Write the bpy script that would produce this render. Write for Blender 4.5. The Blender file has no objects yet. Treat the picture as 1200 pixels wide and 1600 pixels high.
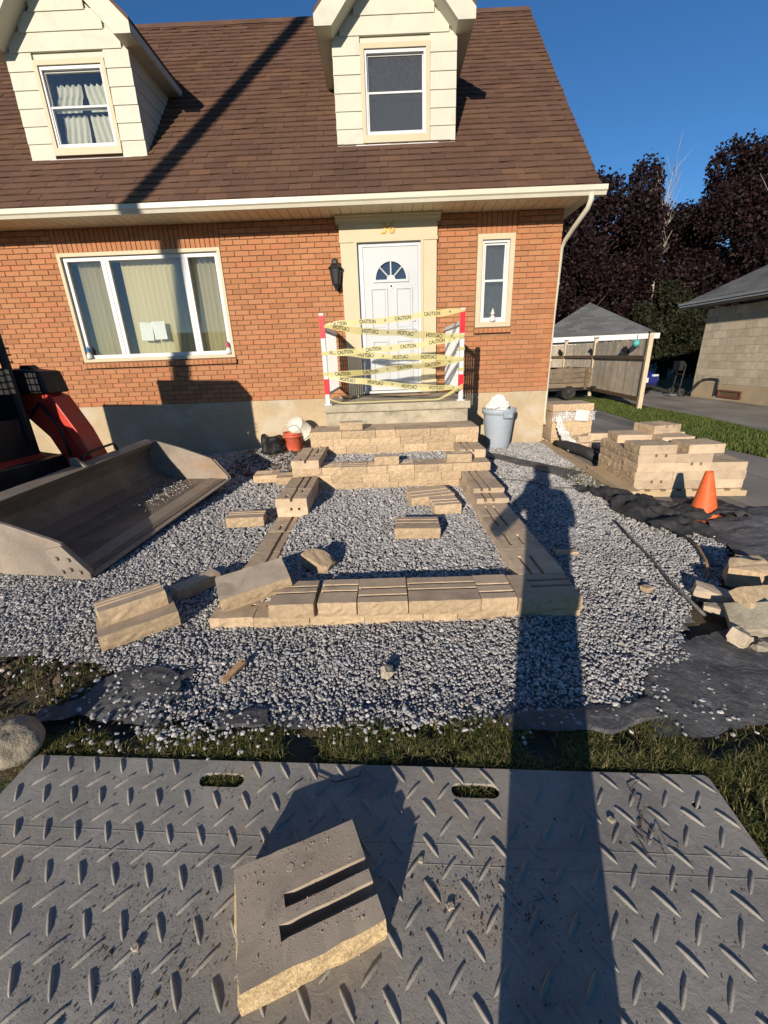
import bpy, bmesh, math, random
import numpy as np
from mathutils import Vector, Matrix, noise as mnoise
random.seed(7); rng = np.random.default_rng(7)
S = bpy.context.scene; COL = S.collection
rad = math.radians

# ------------------------------------------------------------------ camera, sky, sun, exposure
CAM_Z = 1.45
cam_d = bpy.data.cameras.new('camera'); cam = bpy.data.objects.new('camera', cam_d); COL.objects.link(cam)
cam_d.sensor_fit = 'HORIZONTAL'; cam_d.sensor_width = 36.0; cam_d.lens = 19.5
cam_d.clip_start = 0.02; cam_d.clip_end = 600
R_ = Vector((0.99938348, -0.00148395, -0.03507785)); U_ = Vector((0.03339563, 0.34850149, 0.93671311)); F_ = Vector((-0.01083464, 0.93730705, -0.34833619))
cam.matrix_world = Matrix(((R_.x, U_.x, -F_.x, 0), (R_.y, U_.y, -F_.y, 0), (R_.z, U_.z, -F_.z, CAM_Z), (0, 0, 0, 1)))
S.camera = cam
SUN_DIR = Vector((0.3220, 0.9040, -0.2813)).normalized()      # direction the light travels
sun_el = math.asin(-SUN_DIR.z)
W = bpy.data.worlds.new('World'); S.world = W; W.use_nodes = True
wn = W.node_tree.nodes; wl = W.node_tree.links
sky = wn.new('ShaderNodeTexSky'); sky.sky_type = 'NISHITA'; sky.sun_disc = False
sky.sun_elevation = sun_el; sky.sun_rotation = math.atan2(-SUN_DIR.x, -SUN_DIR.y)
sky.altitude = 600; sky.air_density = 1.0; sky.dust_density = 0.0; sky.ozone_density = 6.0
bg = wn['Background']; bg.inputs['Strength'].default_value = 0.083
hs = wn.new('ShaderNodeHueSaturation'); hs.inputs['Saturation'].default_value = 1.07; hs.inputs['Value'].default_value = 1.04
wl.new(sky.outputs['Color'], hs.inputs['Color']); wl.new(hs.outputs['Color'], bg.inputs['Color'])
sl = bpy.data.lights.new('sun', 'SUN'); sl.energy = 4.7; sl.angle = rad(0.5); sl.color = (1.0, 0.88, 0.74)
so = bpy.data.objects.new('sun', sl); COL.objects.link(so); so.location = (-6, -12, 9)
so.rotation_euler = SUN_DIR.to_track_quat('-Z', 'Y').to_euler()
S.view_settings.view_transform = 'Standard'; S.view_settings.look = 'None'
S.view_settings.gamma = 1.0; S.view_settings.use_curve_mapping = False
S.view_settings.exposure = 0.42

# ------------------------------------------------------------------ helpers
WL = {}
def _finish(o, parent, org):
    COL.objects.link(o)
    if parent is not None:
        o.parent = parent; o.location = Vector(org) - WL[parent]
    else:
        o.location = org
    WL[o] = Vector(org)
    return o
def tag(o, label=None, cat=None, group=None, kind=None):
    if label: o['label'] = label
    if cat: o['category'] = cat
    if group: o['group'] = group
    if kind: o['kind'] = kind
    return o
def empty(name, loc, label=None, cat=None, group=None):
    o = bpy.data.objects.new(name, None); o.empty_display_size = 0.05; COL.objects.link(o); o.location = loc; WL[o] = Vector(loc)
    return tag(o, label, cat, group)
def add(name, me, mat, parent=None, org=(0, 0, 0), smooth=False, bevel=0, **t):
    o = bpy.data.objects.new(name, me)
    if mat is not None and len(me.materials) == 0: me.materials.append(mat)
    if smooth:
        me.shade_smooth()
    if bevel:
        b = o.modifiers.new('bevel', 'BEVEL'); b.width = bevel; b.segments = 2; b.limit_method = 'ANGLE'; b.angle_limit = rad(40)
    _finish(o, parent, org)
    return tag(o, t.get('label'), t.get('cat'), t.get('group'), t.get('kind'))
class MB:
    def __init__(s): s.v = []; s.f = []
    def box(s, c, d, rz=0, taper=None, M=None):
        x, y, z = [q / 2 for q in d]; n = len(s.v); ca, sa = math.cos(rz), math.sin(rz)
        for sz in (-1, 1):
            for sx, sy in ((-1, -1), (1, -1), (1, 1), (-1, 1)):
                k = 1 if not taper or sz < 0 else taper
                px, py = sx * x * k, sy * y * k
                p = Vector((c[0] + px * ca - py * sa, c[1] + px * sa + py * ca, c[2] + sz * z))
                s.v.append(M @ p if M else p)
        s.f += [[n + i for i in q] for q in ((3, 2, 1, 0), (4, 5, 6, 7), (0, 1, 5, 4), (1, 2, 6, 5), (2, 3, 7, 6), (3, 0, 4, 7))]
        return s
    def box2(s, a, b):
        return s.box([(a[i] + b[i]) / 2 for i in range(3)], [abs(b[i] - a[i]) for i in range(3)])
    def prism(s, poly, a, b, fn):
        """poly 2D points, extruded from a to b; fn(u, v, w) -> xyz"""
        n = len(s.v); k = len(poly)
        for w in (a, b):
            for u, v in poly: s.v.append(Vector(fn(u, v, w)))
        s.f.append([n + i for i in range(k)][::-1]); s.f.append([n + k + i for i in range(k)])
        for i in range(k):
            j = (i + 1) % k; s.f.append([n + i, n + j, n + k + j, n + k + i])
        return s
    def cyl(s, p0, p1, r0, r1=None, n=12, caps=True):
        r1 = r0 if r1 is None else r1
        p0, p1 = Vector(p0), Vector(p1); d = (p1 - p0).normalized()
        a = d.orthogonal().normalized(); b = d.cross(a); m = len(s.v)
        for p, r in ((p0, r0), (p1, r1)):
            for i in range(n):
                t = 2 * math.pi * i / n; s.v.append(p + (a * math.cos(t) + b * math.sin(t)) * r)
        for i in range(n):
            j = (i + 1) % n; s.f.append([m + i, m + j, m + n + j, m + n + i])
        if caps: s.f.append([m + i for i in range(n)][::-1]); s.f.append([m + n + i for i in range(n)])
        return s
    def tube(s, pts, r, n=8):
        pts = [Vector(p) for p in pts]; m = len(s.v); ref = None
        rr = r if isinstance(r, (list, tuple)) else [r] * len(pts)
        for i, p in enumerate(pts):
            d = (pts[min(i + 1, len(pts) - 1)] - pts[max(i - 1, 0)]).normalized()
            a = d.orthogonal().normalized() if ref is None else (ref - d * ref.dot(d)).normalized()
            ref = a; b = d.cross(a)
            for k in range(n):
                t = 2 * math.pi * k / n; s.v.append(p + (a * math.cos(t) + b * math.sin(t)) * rr[i])
        for i in range(len(pts) - 1):
            for k in range(n):
                l = (k + 1) % n; s.f.append([m + i * n + k, m + i * n + l, m + (i + 1) * n + l, m + (i + 1) * n + k])
        s.f.append([m + k for k in range(n)][::-1]); e = m + (len(pts) - 1) * n; s.f.append([e + k for k in range(n)])
        return s
    def lathe(s, prof, c=(0, 0, 0), n=24, M=None, wob=None):
        m = len(s.v)
        for r, z in prof:
            for k in range(n):
                t = 2 * math.pi * k / n; p = Vector((c[0] + r * math.cos(t), c[1] + r * math.sin(t), c[2] + z))
                s.v.append(M @ p if M else p)
        for i in range(len(prof) - 1):
            for k in range(n):
                l = (k + 1) % n; s.f.append([m + i * n + k, m + i * n + l, m + (i + 1) * n + l, m + (i + 1) * n + k])
        return s
    def quad(s, a, b, c, d):
        n = len(s.v); s.v += [Vector(a), Vector(b), Vector(c), Vector(d)]; s.f.append([n, n + 1, n + 2, n + 3]); return s
    def grid(s, nu, nv, fn):
        m = len(s.v)
        for j in range(nv + 1):
            for i in range(nu + 1): s.v.append(Vector(fn(i / nu, j / nv)))
        for j in range(nv):
            for i in range(nu):
                a = m + j * (nu + 1) + i; s.f.append([a, a + 1, a + nu + 2, a + nu + 1])
        return s
    def mesh(s, name, org=(0, 0, 0)):
        me = bpy.data.meshes.new(name); o = Vector(org)
        me.from_pydata([tuple(Vector(v) - o) for v in s.v], [], s.f); me.update()
        return me
    def build(s, name, mat, parent=None, org=None, **k):
        if org is None:
            org = WL[parent] if parent is not None else sum((Vector(v) for v in s.v), Vector()) / len(s.v)
        return add(name, s.mesh(name, org), mat, parent, org, **k)
def fast_mesh(name, V, F):
    """V (n,3), F (m,k) numpy"""
    me = bpy.data.meshes.new(name); k = F.shape[1]
    me.vertices.add(len(V)); me.vertices.foreach_set('co', V.astype(np.float32).ravel())
    me.loops.add(F.size); me.loops.foreach_set('vertex_index', F.astype(np.int32).ravel())
    me.polygons.add(len(F)); me.polygons.foreach_set('loop_start', np.arange(0, F.size, k, dtype=np.int32))
    me.update(calc_edges=True); me.validate(); me.shade_flat()
    return me
def plate(name, outer, holes, t, bevel=0):
    """flat plate with holes in local XY, thickness t along Z (centred)"""
    cu = bpy.data.curves.new(name, 'CURVE'); cu.dimensions = '2D'; cu.fill_mode = 'BOTH'; cu.extrude = t / 2; cu.bevel_depth = bevel
    for ring in [outer] + list(holes):
        sp = cu.splines.new('POLY'); sp.points.add(len(ring) - 1); sp.use_cyclic_u = True
        for p, q in zip(sp.points, ring): p.co = (q[0], q[1], 0, 1)
    ob = bpy.data.objects.new(name, cu); me = bpy.data.meshes.new_from_object(ob)
    bpy.data.objects.remove(ob); bpy.data.curves.remove(cu); me.name = name
    return me
def text_mesh(body, size, ext=0.0015, mirror=False):
    cu = bpy.data.curves.new('t', 'FONT'); cu.body = body; cu.size = size; cu.extrude = ext; cu.align_x = 'CENTER'; cu.align_y = 'CENTER'; cu.resolution_u = 3
    cu.offset = size * 0.012
    ob = bpy.data.objects.new('t', cu); me = bpy.data.meshes.new_from_object(ob)
    bpy.data.objects.remove(ob); bpy.data.curves.remove(cu)
    if mirror:
        for v in me.vertices: v.co.x *= -1
        me.flip_normals()
    return me
def xform(me, M):
    me.transform(M); return me
RX90 = Matrix.Rotation(rad(90), 4, 'X')      # local XY plate -> stands in XZ, facing -Y
def fbm(x, y, z=0.0, o=3): return mnoise.fractal(Vector((x, y, z)), 1.0, 2.0, o)

# ------------------------------------------------------------------ materials
def lin(c): return tuple(((x / 255) / 12.92 if x / 255 <= 0.04045 else ((x / 255 + 0.055) / 1.055) ** 2.4) for x in c)
class NT:
    def __init__(s, name):
        s.m = bpy.data.materials.new(name); s.m.use_nodes = True; s.t = s.m.node_tree
        s.n = s.t.nodes; s.p = s.n['Principled BSDF']; s.out = s.n['Material Output']
    def N(s, kind, **kw):
        n = s.n.new(kind)
        for k, v in kw.items():
            if k in n.inputs.keys(): 
                s.set(n.inputs[k], v)
            else: setattr(n, k, v)
        return n
    def set(s, sock, v):
        if isinstance(v, bpy.types.NodeSocket): s.t.links.new(v, sock)
        else: sock.default_value = v
    def math(s, op, a, b=None, c=None):
        n = s.n.new('ShaderNodeMath'); n.operation = op; s.set(n.inputs[0], a)
        if b is not None: s.set(n.inputs[1], b)
        if c is not None: s.set(n.inputs[2], c)
        return n.outputs[0]
    def ramp(s, fac, stops, interp='LINEAR'):
        n = s.n.new('ShaderNodeValToRGB'); n.color_ramp.interpolation = interp; e = n.color_ramp.elements
        while len(e) < len(stops): e.new(0.5)
        for q, (p, c) in zip(e, stops): q.position = p; q.color = (c[0], c[1], c[2], 1)
        s.set(n.inputs[0], fac); return n.outputs[0]
    def mix(s, fac, a, b, mode='MIX'):
        n = s.n.new('ShaderNodeMix'); n.data_type = 'RGBA'; n.blend_type = mode; n.clamp_result = False
        s.set(n.inputs[0], fac)
        for i, v in ((6, a), (7, b)):
            s.set(n.inputs[i], v if isinstance(v, bpy.types.NodeSocket) else (v[0], v[1], v[2], 1))
        return n.outputs[2]
    def coord(s, kind='Object'):
        tc = s.n.new('ShaderNodeTexCoord'); return tc.outputs[kind]
    def noise(s, vec, scale, detail=4, rough=0.55, dist=0.0):
        n = s.n.new('ShaderNodeTexNoise'); s.set(n.inputs['Vector'], vec); n.inputs['Scale'].default_value = scale
        n.inputs['Detail'].default_value = detail; n.inputs['Roughness'].default_value = rough; n.inputs['Distortion'].default_value = dist
        return n.outputs['Fac']
    def bump(s, h, strength, dist=0.01, prev=None):
        n = s.n.new('ShaderNodeBump'); s.set(n.inputs['Height'], h); n.inputs['Strength'].default_value = strength; n.inputs['Distance'].default_value = dist
        if prev is not None: s.t.links.new(prev, n.inputs['Normal'])
        return n.outputs[0]
    def done(s, col=None, rough=None, normal=None, metal=None, spec=None):
        if col is not None: s.set(s.p.inputs['Base Color'], col if isinstance(col, bpy.types.NodeSocket) else (col[0], col[1], col[2], 1))
        if rough is not None: s.set(s.p.inputs['Roughness'], rough)
        if normal is not None: s.set(s.p.inputs['Normal'], normal)
        if metal is not None: s.set(s.p.inputs['Metallic'], metal)
        if spec is not None: s.set(s.p.inputs['Specular IOR Level'], spec)
        return s.m
def mat(name, c1, c2=None, scale=6, fine=60, rough=0.8, bump=0.3, bdist=0.004, rnd=0.0, metal=0, spec=0.3, dirt=None, dscale=3, damount=0.5, coord='Object', bscale=None):
    """two-tone noisy material; rnd = brightness variation from object to object; dirt = colour of stains"""
    k = NT(name); c2 = c2 or tuple(x * 0.75 for x in c1)
    oi = k.n.new('ShaderNodeObjectInfo'); vec = k.coord(coord)
    va = k.n.new('ShaderNodeVectorMath'); va.operation = 'ADD'; k.t.links.new(vec, va.inputs[0])
    vm = k.n.new('ShaderNodeVectorMath'); vm.operation = 'SCALE'; vm.inputs[0].default_value = (13.7, 7.3, 5.1); k.t.links.new(oi.outputs['Random'], vm.inputs['Scale'])
    k.t.links.new(vm.outputs[0], va.inputs[1]); v = va.outputs[0]
    n1 = k.noise(v, scale, 5); n2 = k.noise(v, fine, 3, 0.65)
    f = k.math('ADD', k.math('MULTIPLY', n1, 0.65), k.math('MULTIPLY', n2, 0.35))
    col = k.ramp(f, [(0.36, c2), (0.64, c1)])
    if dirt:
        d = k.ramp(k.noise(v, dscale, 6, 0.6, 0.6), [(0.52, (0, 0, 0)), (0.68, (1, 1, 1))])
        col = k.mix(k.math('MULTIPLY', d, damount), col, dirt)
    if rnd:
        br = k.math('ADD', k.math('MULTIPLY', oi.outputs['Random'], 2 * rnd), 1 - rnd)
        cm = k.n.new('ShaderNodeCombineColor')
        for i in range(3): k.t.links.new(br, cm.inputs[i])
        col = k.mix(1.0, col, cm.outputs[0], 'MULTIPLY')
    nb = k.noise(v, bscale or fine, 4, 0.65)
    nrm = k.bump(nb, bump, bdist) if bump else None
    r = k.math('ADD', k.math('MULTIPLY', n1, 0.16), rough - 0.08)
    return k.done(col, r, nrm, metal, spec)
def cell_mat(name, cols, L, Hh, x0, z0, axis_fn, stag=0.5, vary=0.12, fine=90, rough=0.85, bump=0.35, soft=3.0, streak=None):
    """a colour of its own for each brick/shingle cell, from its place in the bond"""
    k = NT(name); g = k.n.new('ShaderNodeNewGeometry'); sx = k.n.new('ShaderNodeSeparateXYZ'); k.t.links.new(g.outputs['Position'], sx.inputs[0])
    row = k.math('FLOOR', k.math('DIVIDE', k.math('SUBTRACT', sx.outputs['Z'], z0), Hh))
    par = k.math('MODULO', k.math('ABSOLUTE', row), 2.0)
    col = k.math('FLOOR', k.math('DIVIDE', k.math('ADD', k.math('SUBTRACT', sx.outputs[axis_fn], x0), k.math('MULTIPLY', par, L * stag)), L))
    cv = k.n.new('ShaderNodeCombineXYZ'); k.t.links.new(row, cv.inputs[0]); k.t.links.new(col, cv.inputs[1])
    wn_ = k.n.new('ShaderNodeTexWhiteNoise'); wn_.noise_dimensions = '2D'; k.t.links.new(cv.outputs[0], wn_.inputs['Vector'])
    n1 = k.noise(g.outputs['Position'], fine, 4, 0.65); n2 = k.noise(g.outputs['Position'], soft, 4)
    f = k.math('ADD', k.math('MULTIPLY', wn_.outputs[0], 0.72), k.math('MULTIPLY', n1, 0.28))
    stops = [(i / (len(cols) - 1), c) for i, c in enumerate(cols)]
    c = k.ramp(f, stops)
    br = k.math('ADD', k.math('MULTIPLY', n2, 2 * vary), 1 - vary)
    cm = k.n.new('ShaderNodeCombineColor')
    for i in range(3): k.t.links.new(br, cm.inputs[i])
    c = k.mix(1.0, c, cm.outputs[0], 'MULTIPLY')
    if streak:
        mp = k.n.new('ShaderNodeMapping'); mp.inputs['Scale'].default_value = streak[1]; k.t.links.new(g.outputs['Position'], mp.inputs[0])
        s_ = k.ramp(k.noise(mp.outputs[0], 1.0, 5, 0.6), [(0.55, (0, 0, 0)), (0.75, (1, 1, 1))])
        c = k.mix(k.math('MULTIPLY', s_, streak[2]), c, streak[0])
    return k.done(c, rough, k.bump(n1, bump, 0.006), 0, 0.2)
def glass_mat(name, tint=(0.9, 0.95, 0.95), refl=0.12, dust=0.0):
    k = NT(name); k.n.remove(k.p)
    tr = k.n.new('ShaderNodeBsdfTransparent'); tr.inputs[0].default_value = (*tint, 1)
    gl = k.n.new('ShaderNodeBsdfGlossy'); gl.inputs['Roughness'].default_value = 0.02; gl.inputs['Color'].default_value = (1, 1, 1, 1)
    fr = k.n.new('ShaderNodeFresnel'); fr.inputs['IOR'].default_value = 1.5
    mx = k.n.new('ShaderNodeMixShader'); k.t.links.new(k.math('ADD', k.math('MULTIPLY', fr.outputs[0], 0.8), refl), mx.inputs[0])
    k.t.links.new(tr.outputs[0], mx.inputs[1]); k.t.links.new(gl.outputs[0], mx.inputs[2]); last = mx.outputs[0]
    if dust:
        df = k.n.new('ShaderNodeBsdfDiffuse'); df.inputs[0].default_value = (0.55, 0.55, 0.52, 1)
        m2 = k.n.new('ShaderNodeMixShader'); nz = k.noise(k.coord(), 45, 5, 0.7)
        k.t.links.new(k.math('MULTIPLY', nz, dust), m2.inputs[0]); k.t.links.new(last, m2.inputs[1]); k.t.links.new(df.outputs[0], m2.inputs[2]); last = m2.outputs[0]
    k.t.links.new(last, k.out.inputs[0]); return k.m
def sheer_mat(name, col, trans=0.4):
    k = NT(name); k.n.remove(k.p)
    d = k.n.new('ShaderNodeBsdfDiffuse'); d.inputs[0].default_value = (*col, 1); t = k.n.new('ShaderNodeBsdfTranslucent'); t.inputs[0].default_value = (*col, 1)
    m = k.n.new('ShaderNodeMixShader'); m.inputs[0].default_value = trans
    k.t.links.new(d.outputs[0], m.inputs[1]); k.t.links.new(t.outputs[0], m.inputs[2]); k.t.links.new(m.outputs[0], k.out.inputs[0]); return k.m
def leaf_mat(name, c1, c2, trans=0.3):
    k = NT(name); k.n.remove(k.p); g = k.n.new('ShaderNodeNewGeometry')
    c = k.ramp(k.math('ADD', k.math('MULTIPLY', g.outputs['Random Per Island'], 0.6), k.math('MULTIPLY', k.noise(k.coord(), 1.1, 3), 0.4)), [(0.2, c2), (0.8, c1)])
    d = k.n.new('ShaderNodeBsdfPrincipled'); d.inputs['Roughness'].default_value = 0.6; d.inputs['Specular IOR Level'].default_value = 0.25
    t = k.n.new('ShaderNodeBsdfTranslucent'); m = k.n.new('ShaderNodeMixShader'); m.inputs[0].default_value = trans
    k.t.links.new(c, d.inputs['Base Color']); k.t.links.new(c, t.inputs[0]); k.t.links.new(d.outputs[0], m.inputs[1]); k.t.links.new(t.outputs[0], m.inputs[2])
    k.t.links.new(m.outputs[0], k.out.inputs[0]); return k.m
BL, BH, BZ0 = 0.2175, 0.0718, 0.849          # brick module and the height of the lowest course
M = {}
M['brick'] = cell_mat('brick', [(0.26, 0.108, 0.052), (0.34, 0.152, 0.071), (0.375, 0.175, 0.082), (0.395, 0.188, 0.088), (0.39, 0.155, 0.072), (0.46, 0.24, 0.125)], BL, BH, -9.0, BZ0, 'X', soft=0.8, streak=((0.55, 0.42, 0.3), (0.6, 0.6, 3.0), 0.10))
M['mortar'] = mat('mortar', (0.30, 0.17, 0.10), (0.2, 0.11, 0.065), 5, 120, 0.95, 0.5)
M['shingle'] = cell_mat('shingle', [(0.088, 0.048, 0.033), (0.108, 0.060, 0.040), (0.118, 0.066, 0.044), (0.124, 0.069, 0.046), (0.136, 0.076, 0.047), (0.185, 0.098, 0.050)], 0.305, 0.1026, -9.0, 3.47, 'X', stag=0.37, vary=0.22, fine=160, rough=0.92, bump=0.6, soft=1.3, streak=((0.05, 0.035, 0.03), (1.2, 0.25, 0.25), 0.35))
M['cream'] = mat('cream_siding', (0.55, 0.54, 0.44), (0.49, 0.48, 0.39), 2.5, 30, 0.6, 0.08, dirt=(0.40, 0.39, 0.33), dscale=2.6, damount=0.45)
M['trim'] = mat('cream_trim', (0.53, 0.46, 0.31), (0.48, 0.415, 0.275), 3, 40, 0.55, 0.08, dirt=(0.45, 0.38, 0.25), dscale=4, damount=0.3)
M['gutter'] = mat('gutter_paint', (0.58, 0.55, 0.43), (0.53, 0.50, 0.39), 2, 30, 0.4, 0.04, dirt=(0.45, 0.4, 0.3), dscale=3, damount=0.3)
M['soffit'] = mat('soffit_vinyl', (0.70, 0.62, 0.42), (0.62, 0.54, 0.36), 4, 30, 0.5, 0.05)
M['white'] = mat('white_paint', (0.60, 0.61, 0.60), (0.55, 0.56, 0.54), 3, 50, 0.45, 0.05, dirt=(0.55, 0.53, 0.48), dscale=5, damount=0.2)
M['door'] = mat('door_paint', (0.48, 0.505, 0.51), (0.45, 0.475, 0.48), 1.5, 20, 0.4, 0.03)
M['glass'] = glass_mat('window_glass', (0.88, 0.9, 0.88), 0.02, 0.02)
M['glass_dust'] = glass_mat('screened_glass', (0.45, 0.48, 0.5), 0.03, 0.16)
M['blind'] = sheer_mat('blind_fabric', (0.88, 0.77, 0.50), 0.25)
M['curtain'] = sheer_mat('curtain_cloth', (0.85, 0.83, 0.74), 0.3)
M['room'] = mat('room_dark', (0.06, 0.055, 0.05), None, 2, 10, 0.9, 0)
M['foundation'] = mat('foundation_parging', (0.48, 0.38, 0.24), (0.36, 0.285, 0.18), 1.6, 25, 0.92, 0.3, 0.006, dirt=(0.5, 0.45, 0.36), dscale=1.8, damount=0.6)
M['concrete'] = mat('porch_concrete', (0.46, 0.40, 0.29), (0.30, 0.27, 0.20), 5, 70, 0.93, 0.6, 0.008, dirt=(0.16, 0.15, 0.11), dscale=6, damount=0.6)
M['block'] = mat('wall_block', (0.54, 0.415, 0.28), (0.41, 0.315, 0.215), 7, 260, 0.94, 0.5, 0.004, rnd=0.15, dirt=(0.28, 0.225, 0.16), dscale=9, damount=0.5)
M['blockdark'] = mat('dusty_block', (0.54, 0.445, 0.325), (0.40, 0.325, 0.235), 6, 620, 0.95, 0.5, 0.003, rnd=0.06, dirt=(0.2, 0.165, 0.12), dscale=8, damount=0.5)
M['split'] = mat('split_face', (0.60, 0.455, 0.285), (0.41, 0.30, 0.185), 40, 190, 0.95, 1.0, 0.008, rnd=0.14, dirt=(0.36, 0.25, 0.15), dscale=14, damount=0.5)
M['gravel'] = None

# ------------------------------------------------------------------ ground, drives
D = 7.11
def gravel_material():
    k = NT('gravel_stone'); g = k.n.new('ShaderNodeNewGeometry')
    c = k.ramp(g.outputs['Random Per Island'], [(0.0, (0.20, 0.197, 0.192)), (0.3, (0.35, 0.342, 0.33)), (0.8, (0.455, 0.445, 0.425)), (0.97, (0.56, 0.545, 0.515)), (1.0, (0.45, 0.35, 0.275))])
    n = k.noise(k.coord(), 220, 3, 0.7)
    return k.done(k.mix(k.math('MULTIPLY', n, 0.35), c, (0.2, 0.2, 0.21)), 0.9, k.bump(n, 0.3, 0.002), 0, 0.2)
M['gravel'] = gravel_material()
M['gravel_bed'] = mat('gravel_bed', (0.30, 0.30, 0.295), (0.12, 0.12, 0.12), 70, 160, 0.95, 1.0, 0.012)
M['soil'] = mat('soil', (0.14, 0.105, 0.065), (0.07, 0.052, 0.033), 9, 90, 0.97, 0.9, 0.012)
M['lawn'] = mat('lawn_ground', (0.07, 0.085, 0.03), (0.035, 0.04, 0.018), 5, 60, 0.97, 0.9, 0.015)
def asphalt_material():
    k = NT('asphalt'); v = k.coord(); n1 = k.noise(v, 0.8, 5); n2 = k.noise(v, 180, 3, 0.7)
    c = k.ramp(k.math('ADD', k.math('MULTIPLY', n1, 0.5), k.math('MULTIPLY', n2, 0.5)), [(0.34, (0.15, 0.136, 0.115)), (0.55, (0.275, 0.25, 0.212)), (0.68, (0.45, 0.41, 0.35))])
    mp = k.n.new('ShaderNodeMapping'); mp.inputs['Scale'].default_value = (1.6, 0.16, 1); mp.inputs['Rotation'].default_value = (0, 0, rad(-8)); k.t.links.new(v, mp.inputs[0])
    w = k.ramp(k.noise(mp.outputs[0], 1.0, 4, 0.6, 0.5), [(0.56, (0, 0, 0)), (0.62, (1, 1, 1)), (0.7, (0, 0, 0))])
    c = k.mix(k.math('MULTIPLY', w, 0.6), c, (0.08, 0.078, 0.075))
    return k.done(c, 0.9, k.bump(n2, 0.7, 0.006), 0, 0.25)
M['asphalt'] = asphalt_material()
def sheet(name, poly, z, m, n=0, amp=0.0, **t):
    mb = MB(); mb.v = [Vector((x, y, z)) for x, y in poly]; mb.f = [list(range(len(poly)))]
    return mb.build(name, m, org=(0, 0, 0), kind='structure', **t)
sheet('ground', [(-250, -250), (250, -250), (250, 250), (-250, 250)], -0.045, M['lawn'])
sheet('soil_bed', [(-9, 1.15), (1.9, 1.15), (3.3, 3.2), (2.75, 4.6), (2.68, 7.3), (-9, 7.3)], -0.035, M['soil'])
sheet('driveway', [(2.62, 4.0), (2.9, 3.1), (3.6, 1.6), (4.2, -6), (7.2, -6), (5.25, 5.4), (5.05, 6.5), (5.45, 10), (5.75, 14), (5.9, 19), (2.72, 19), (2.72, 7)], -0.03, M['asphalt'])
sheet('neighbour_driveway', [(6.9, -6), (9.55, -6), (9.55, 24), (7.35, 24), (7.2, 14), (6.95, 11), (6.95, 9), (6.7, 7.0)], -0.026, M['asphalt'])
# gently uneven bed that carries the loose gravel
GR_OUT = [(-5.4, 2.5), (-3.2, 2.22), (-2.1, 1.86), (-1.58, 1.80), (-1.28, 1.62), (-1.08, 1.42), (-0.55, 1.36), (0.0, 1.31), (0.5, 1.36), (1.0, 1.42), (1.42, 1.47), (1.48, 1.75), (1.75, 2.1), (2.3, 2.5), (2.66, 3.0), (2.6, 3.45), (2.5, 4.1), (2.45, 4.65), (2.53, 5.5), (2.64, 7.0), (1.2, 7.06), (-1.2, 7.06), (-5.4, 7.06)]
def inpoly(px, py, poly):
    ins = np.zeros(len(px), bool); j = len(poly) - 1
    for i in range(len(poly)):
        xi, yi = poly[i]; xj, yj = poly[j]
        c = ((yi > py) != (yj > py)) & (px < (xj - xi) * (py - yi) / (yj - yi + 1e-12) + xi)
        ins ^= c; j = i
    return ins
def gz(x, y):
    """height of the gravel surface outside the walls"""
    h = 0.018 * fbm(x * 1.3, y * 1.3, 2.1) + 0.012 * fbm(x * 3.1, y * 3.1, 5.3)
    h += 0.10 * math.exp(-((x + 1.75) / 0.8) ** 2 - ((y - 6.8) / 0.75) ** 2)      # mound left of the porch
    h += 0.03 * math.exp(-((x - 1.9) / 0.9) ** 2 - ((y - 6.9) / 0.6) ** 2)
    return h
bed = MB(); NX, NY = 110, 90
bed.grid(NX, NY, lambda u, v: (-5.6 + 8.3 * u, 1.2 + 5.9 * v, gz(-5.6 + 8.3 * u, 1.2 + 5.9 * v) - 0.012))
cx = np.array([sum((bed.v[i] for i in f), Vector()) / 4 for f in bed.f])
keep = inpoly(cx[:, 0], cx[:, 1], GR_OUT); bed.f = [f for f, k_ in zip(bed.f, keep) if k_]
bed.build('gravel_bed', M['gravel_bed'], org=(0, 0, 0), kind='structure')
# crushed stones
ICO = None
def ico():
    bm = bmesh.new(); bmesh.ops.create_icosphere(bm, subdivisions=1, radius=1.0)
    V = np.array([v.co[:] for v in bm.verts]); F = np.array([[v.index for v in f.verts] for f in bm.faces]); bm.free(); return V, F
IV, IF = ico()
bmq = bmesh.new(); bmesh.ops.create_cube(bmq, size=1.5); CV = np.array([v.co[:] for v in bmq.verts]); CF = np.array([[v.index for v in f.verts] for f in bmq.faces]); bmq.free()
def stones(name, P, size, m, flat=0.72, kind='stuff', cube=False, **t):
    """one mesh of angular crushed stones centred on P (n,3)"""
    n = len(P); A = rng.normal(size=(n, 3, 3)); Q, _ = np.linalg.qr(A)
    sc = np.stack([rng.uniform(0.75, 1.25, n), rng.uniform(0.6, 1.0, n), rng.uniform(0.45, 0.8, n)], 1) * size[:, None]
    IV, IF = (CV, CF) if cube else (globals()['IV'], globals()['IF'])
    jit = 1 + rng.uniform(-0.28, 0.28, (n, len(IV), 3 if cube else 1))
    V = (IV[None] * jit) * sc[:, None, :]
    V = np.einsum('nij,nkj->nki', Q, V); V[:, :, 2] *= flat; V += P[:, None, :]
    F = IF[None] + (np.arange(n) * len(IV))[:, None, None]
    me = fast_mesh(name, V.reshape(-1, 3), F.reshape(-1, IF.shape[1]))
    return add(name, me, m, None, (0, 0, 0), kind=kind, label=t.get('label'), cat=t.get('cat'))
def scatter(poly, dens, x0, x1, y0, y1):
    n = int((x1 - x0) * (y1 - y0) * dens); px = rng.uniform(x0, x1, n); py = rng.uniform(y0, y1, n)
    w_ = np.array([fbm(a * 3.5, b * 3.5, 40.0) for a, b in zip(px, py)]); k_ = inpoly(px, py + 0.07 * w_ + rng.normal(0, 0.018, n), poly); return px[k_], py[k_]
X0, X1 = -0.93, 0.90
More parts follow.
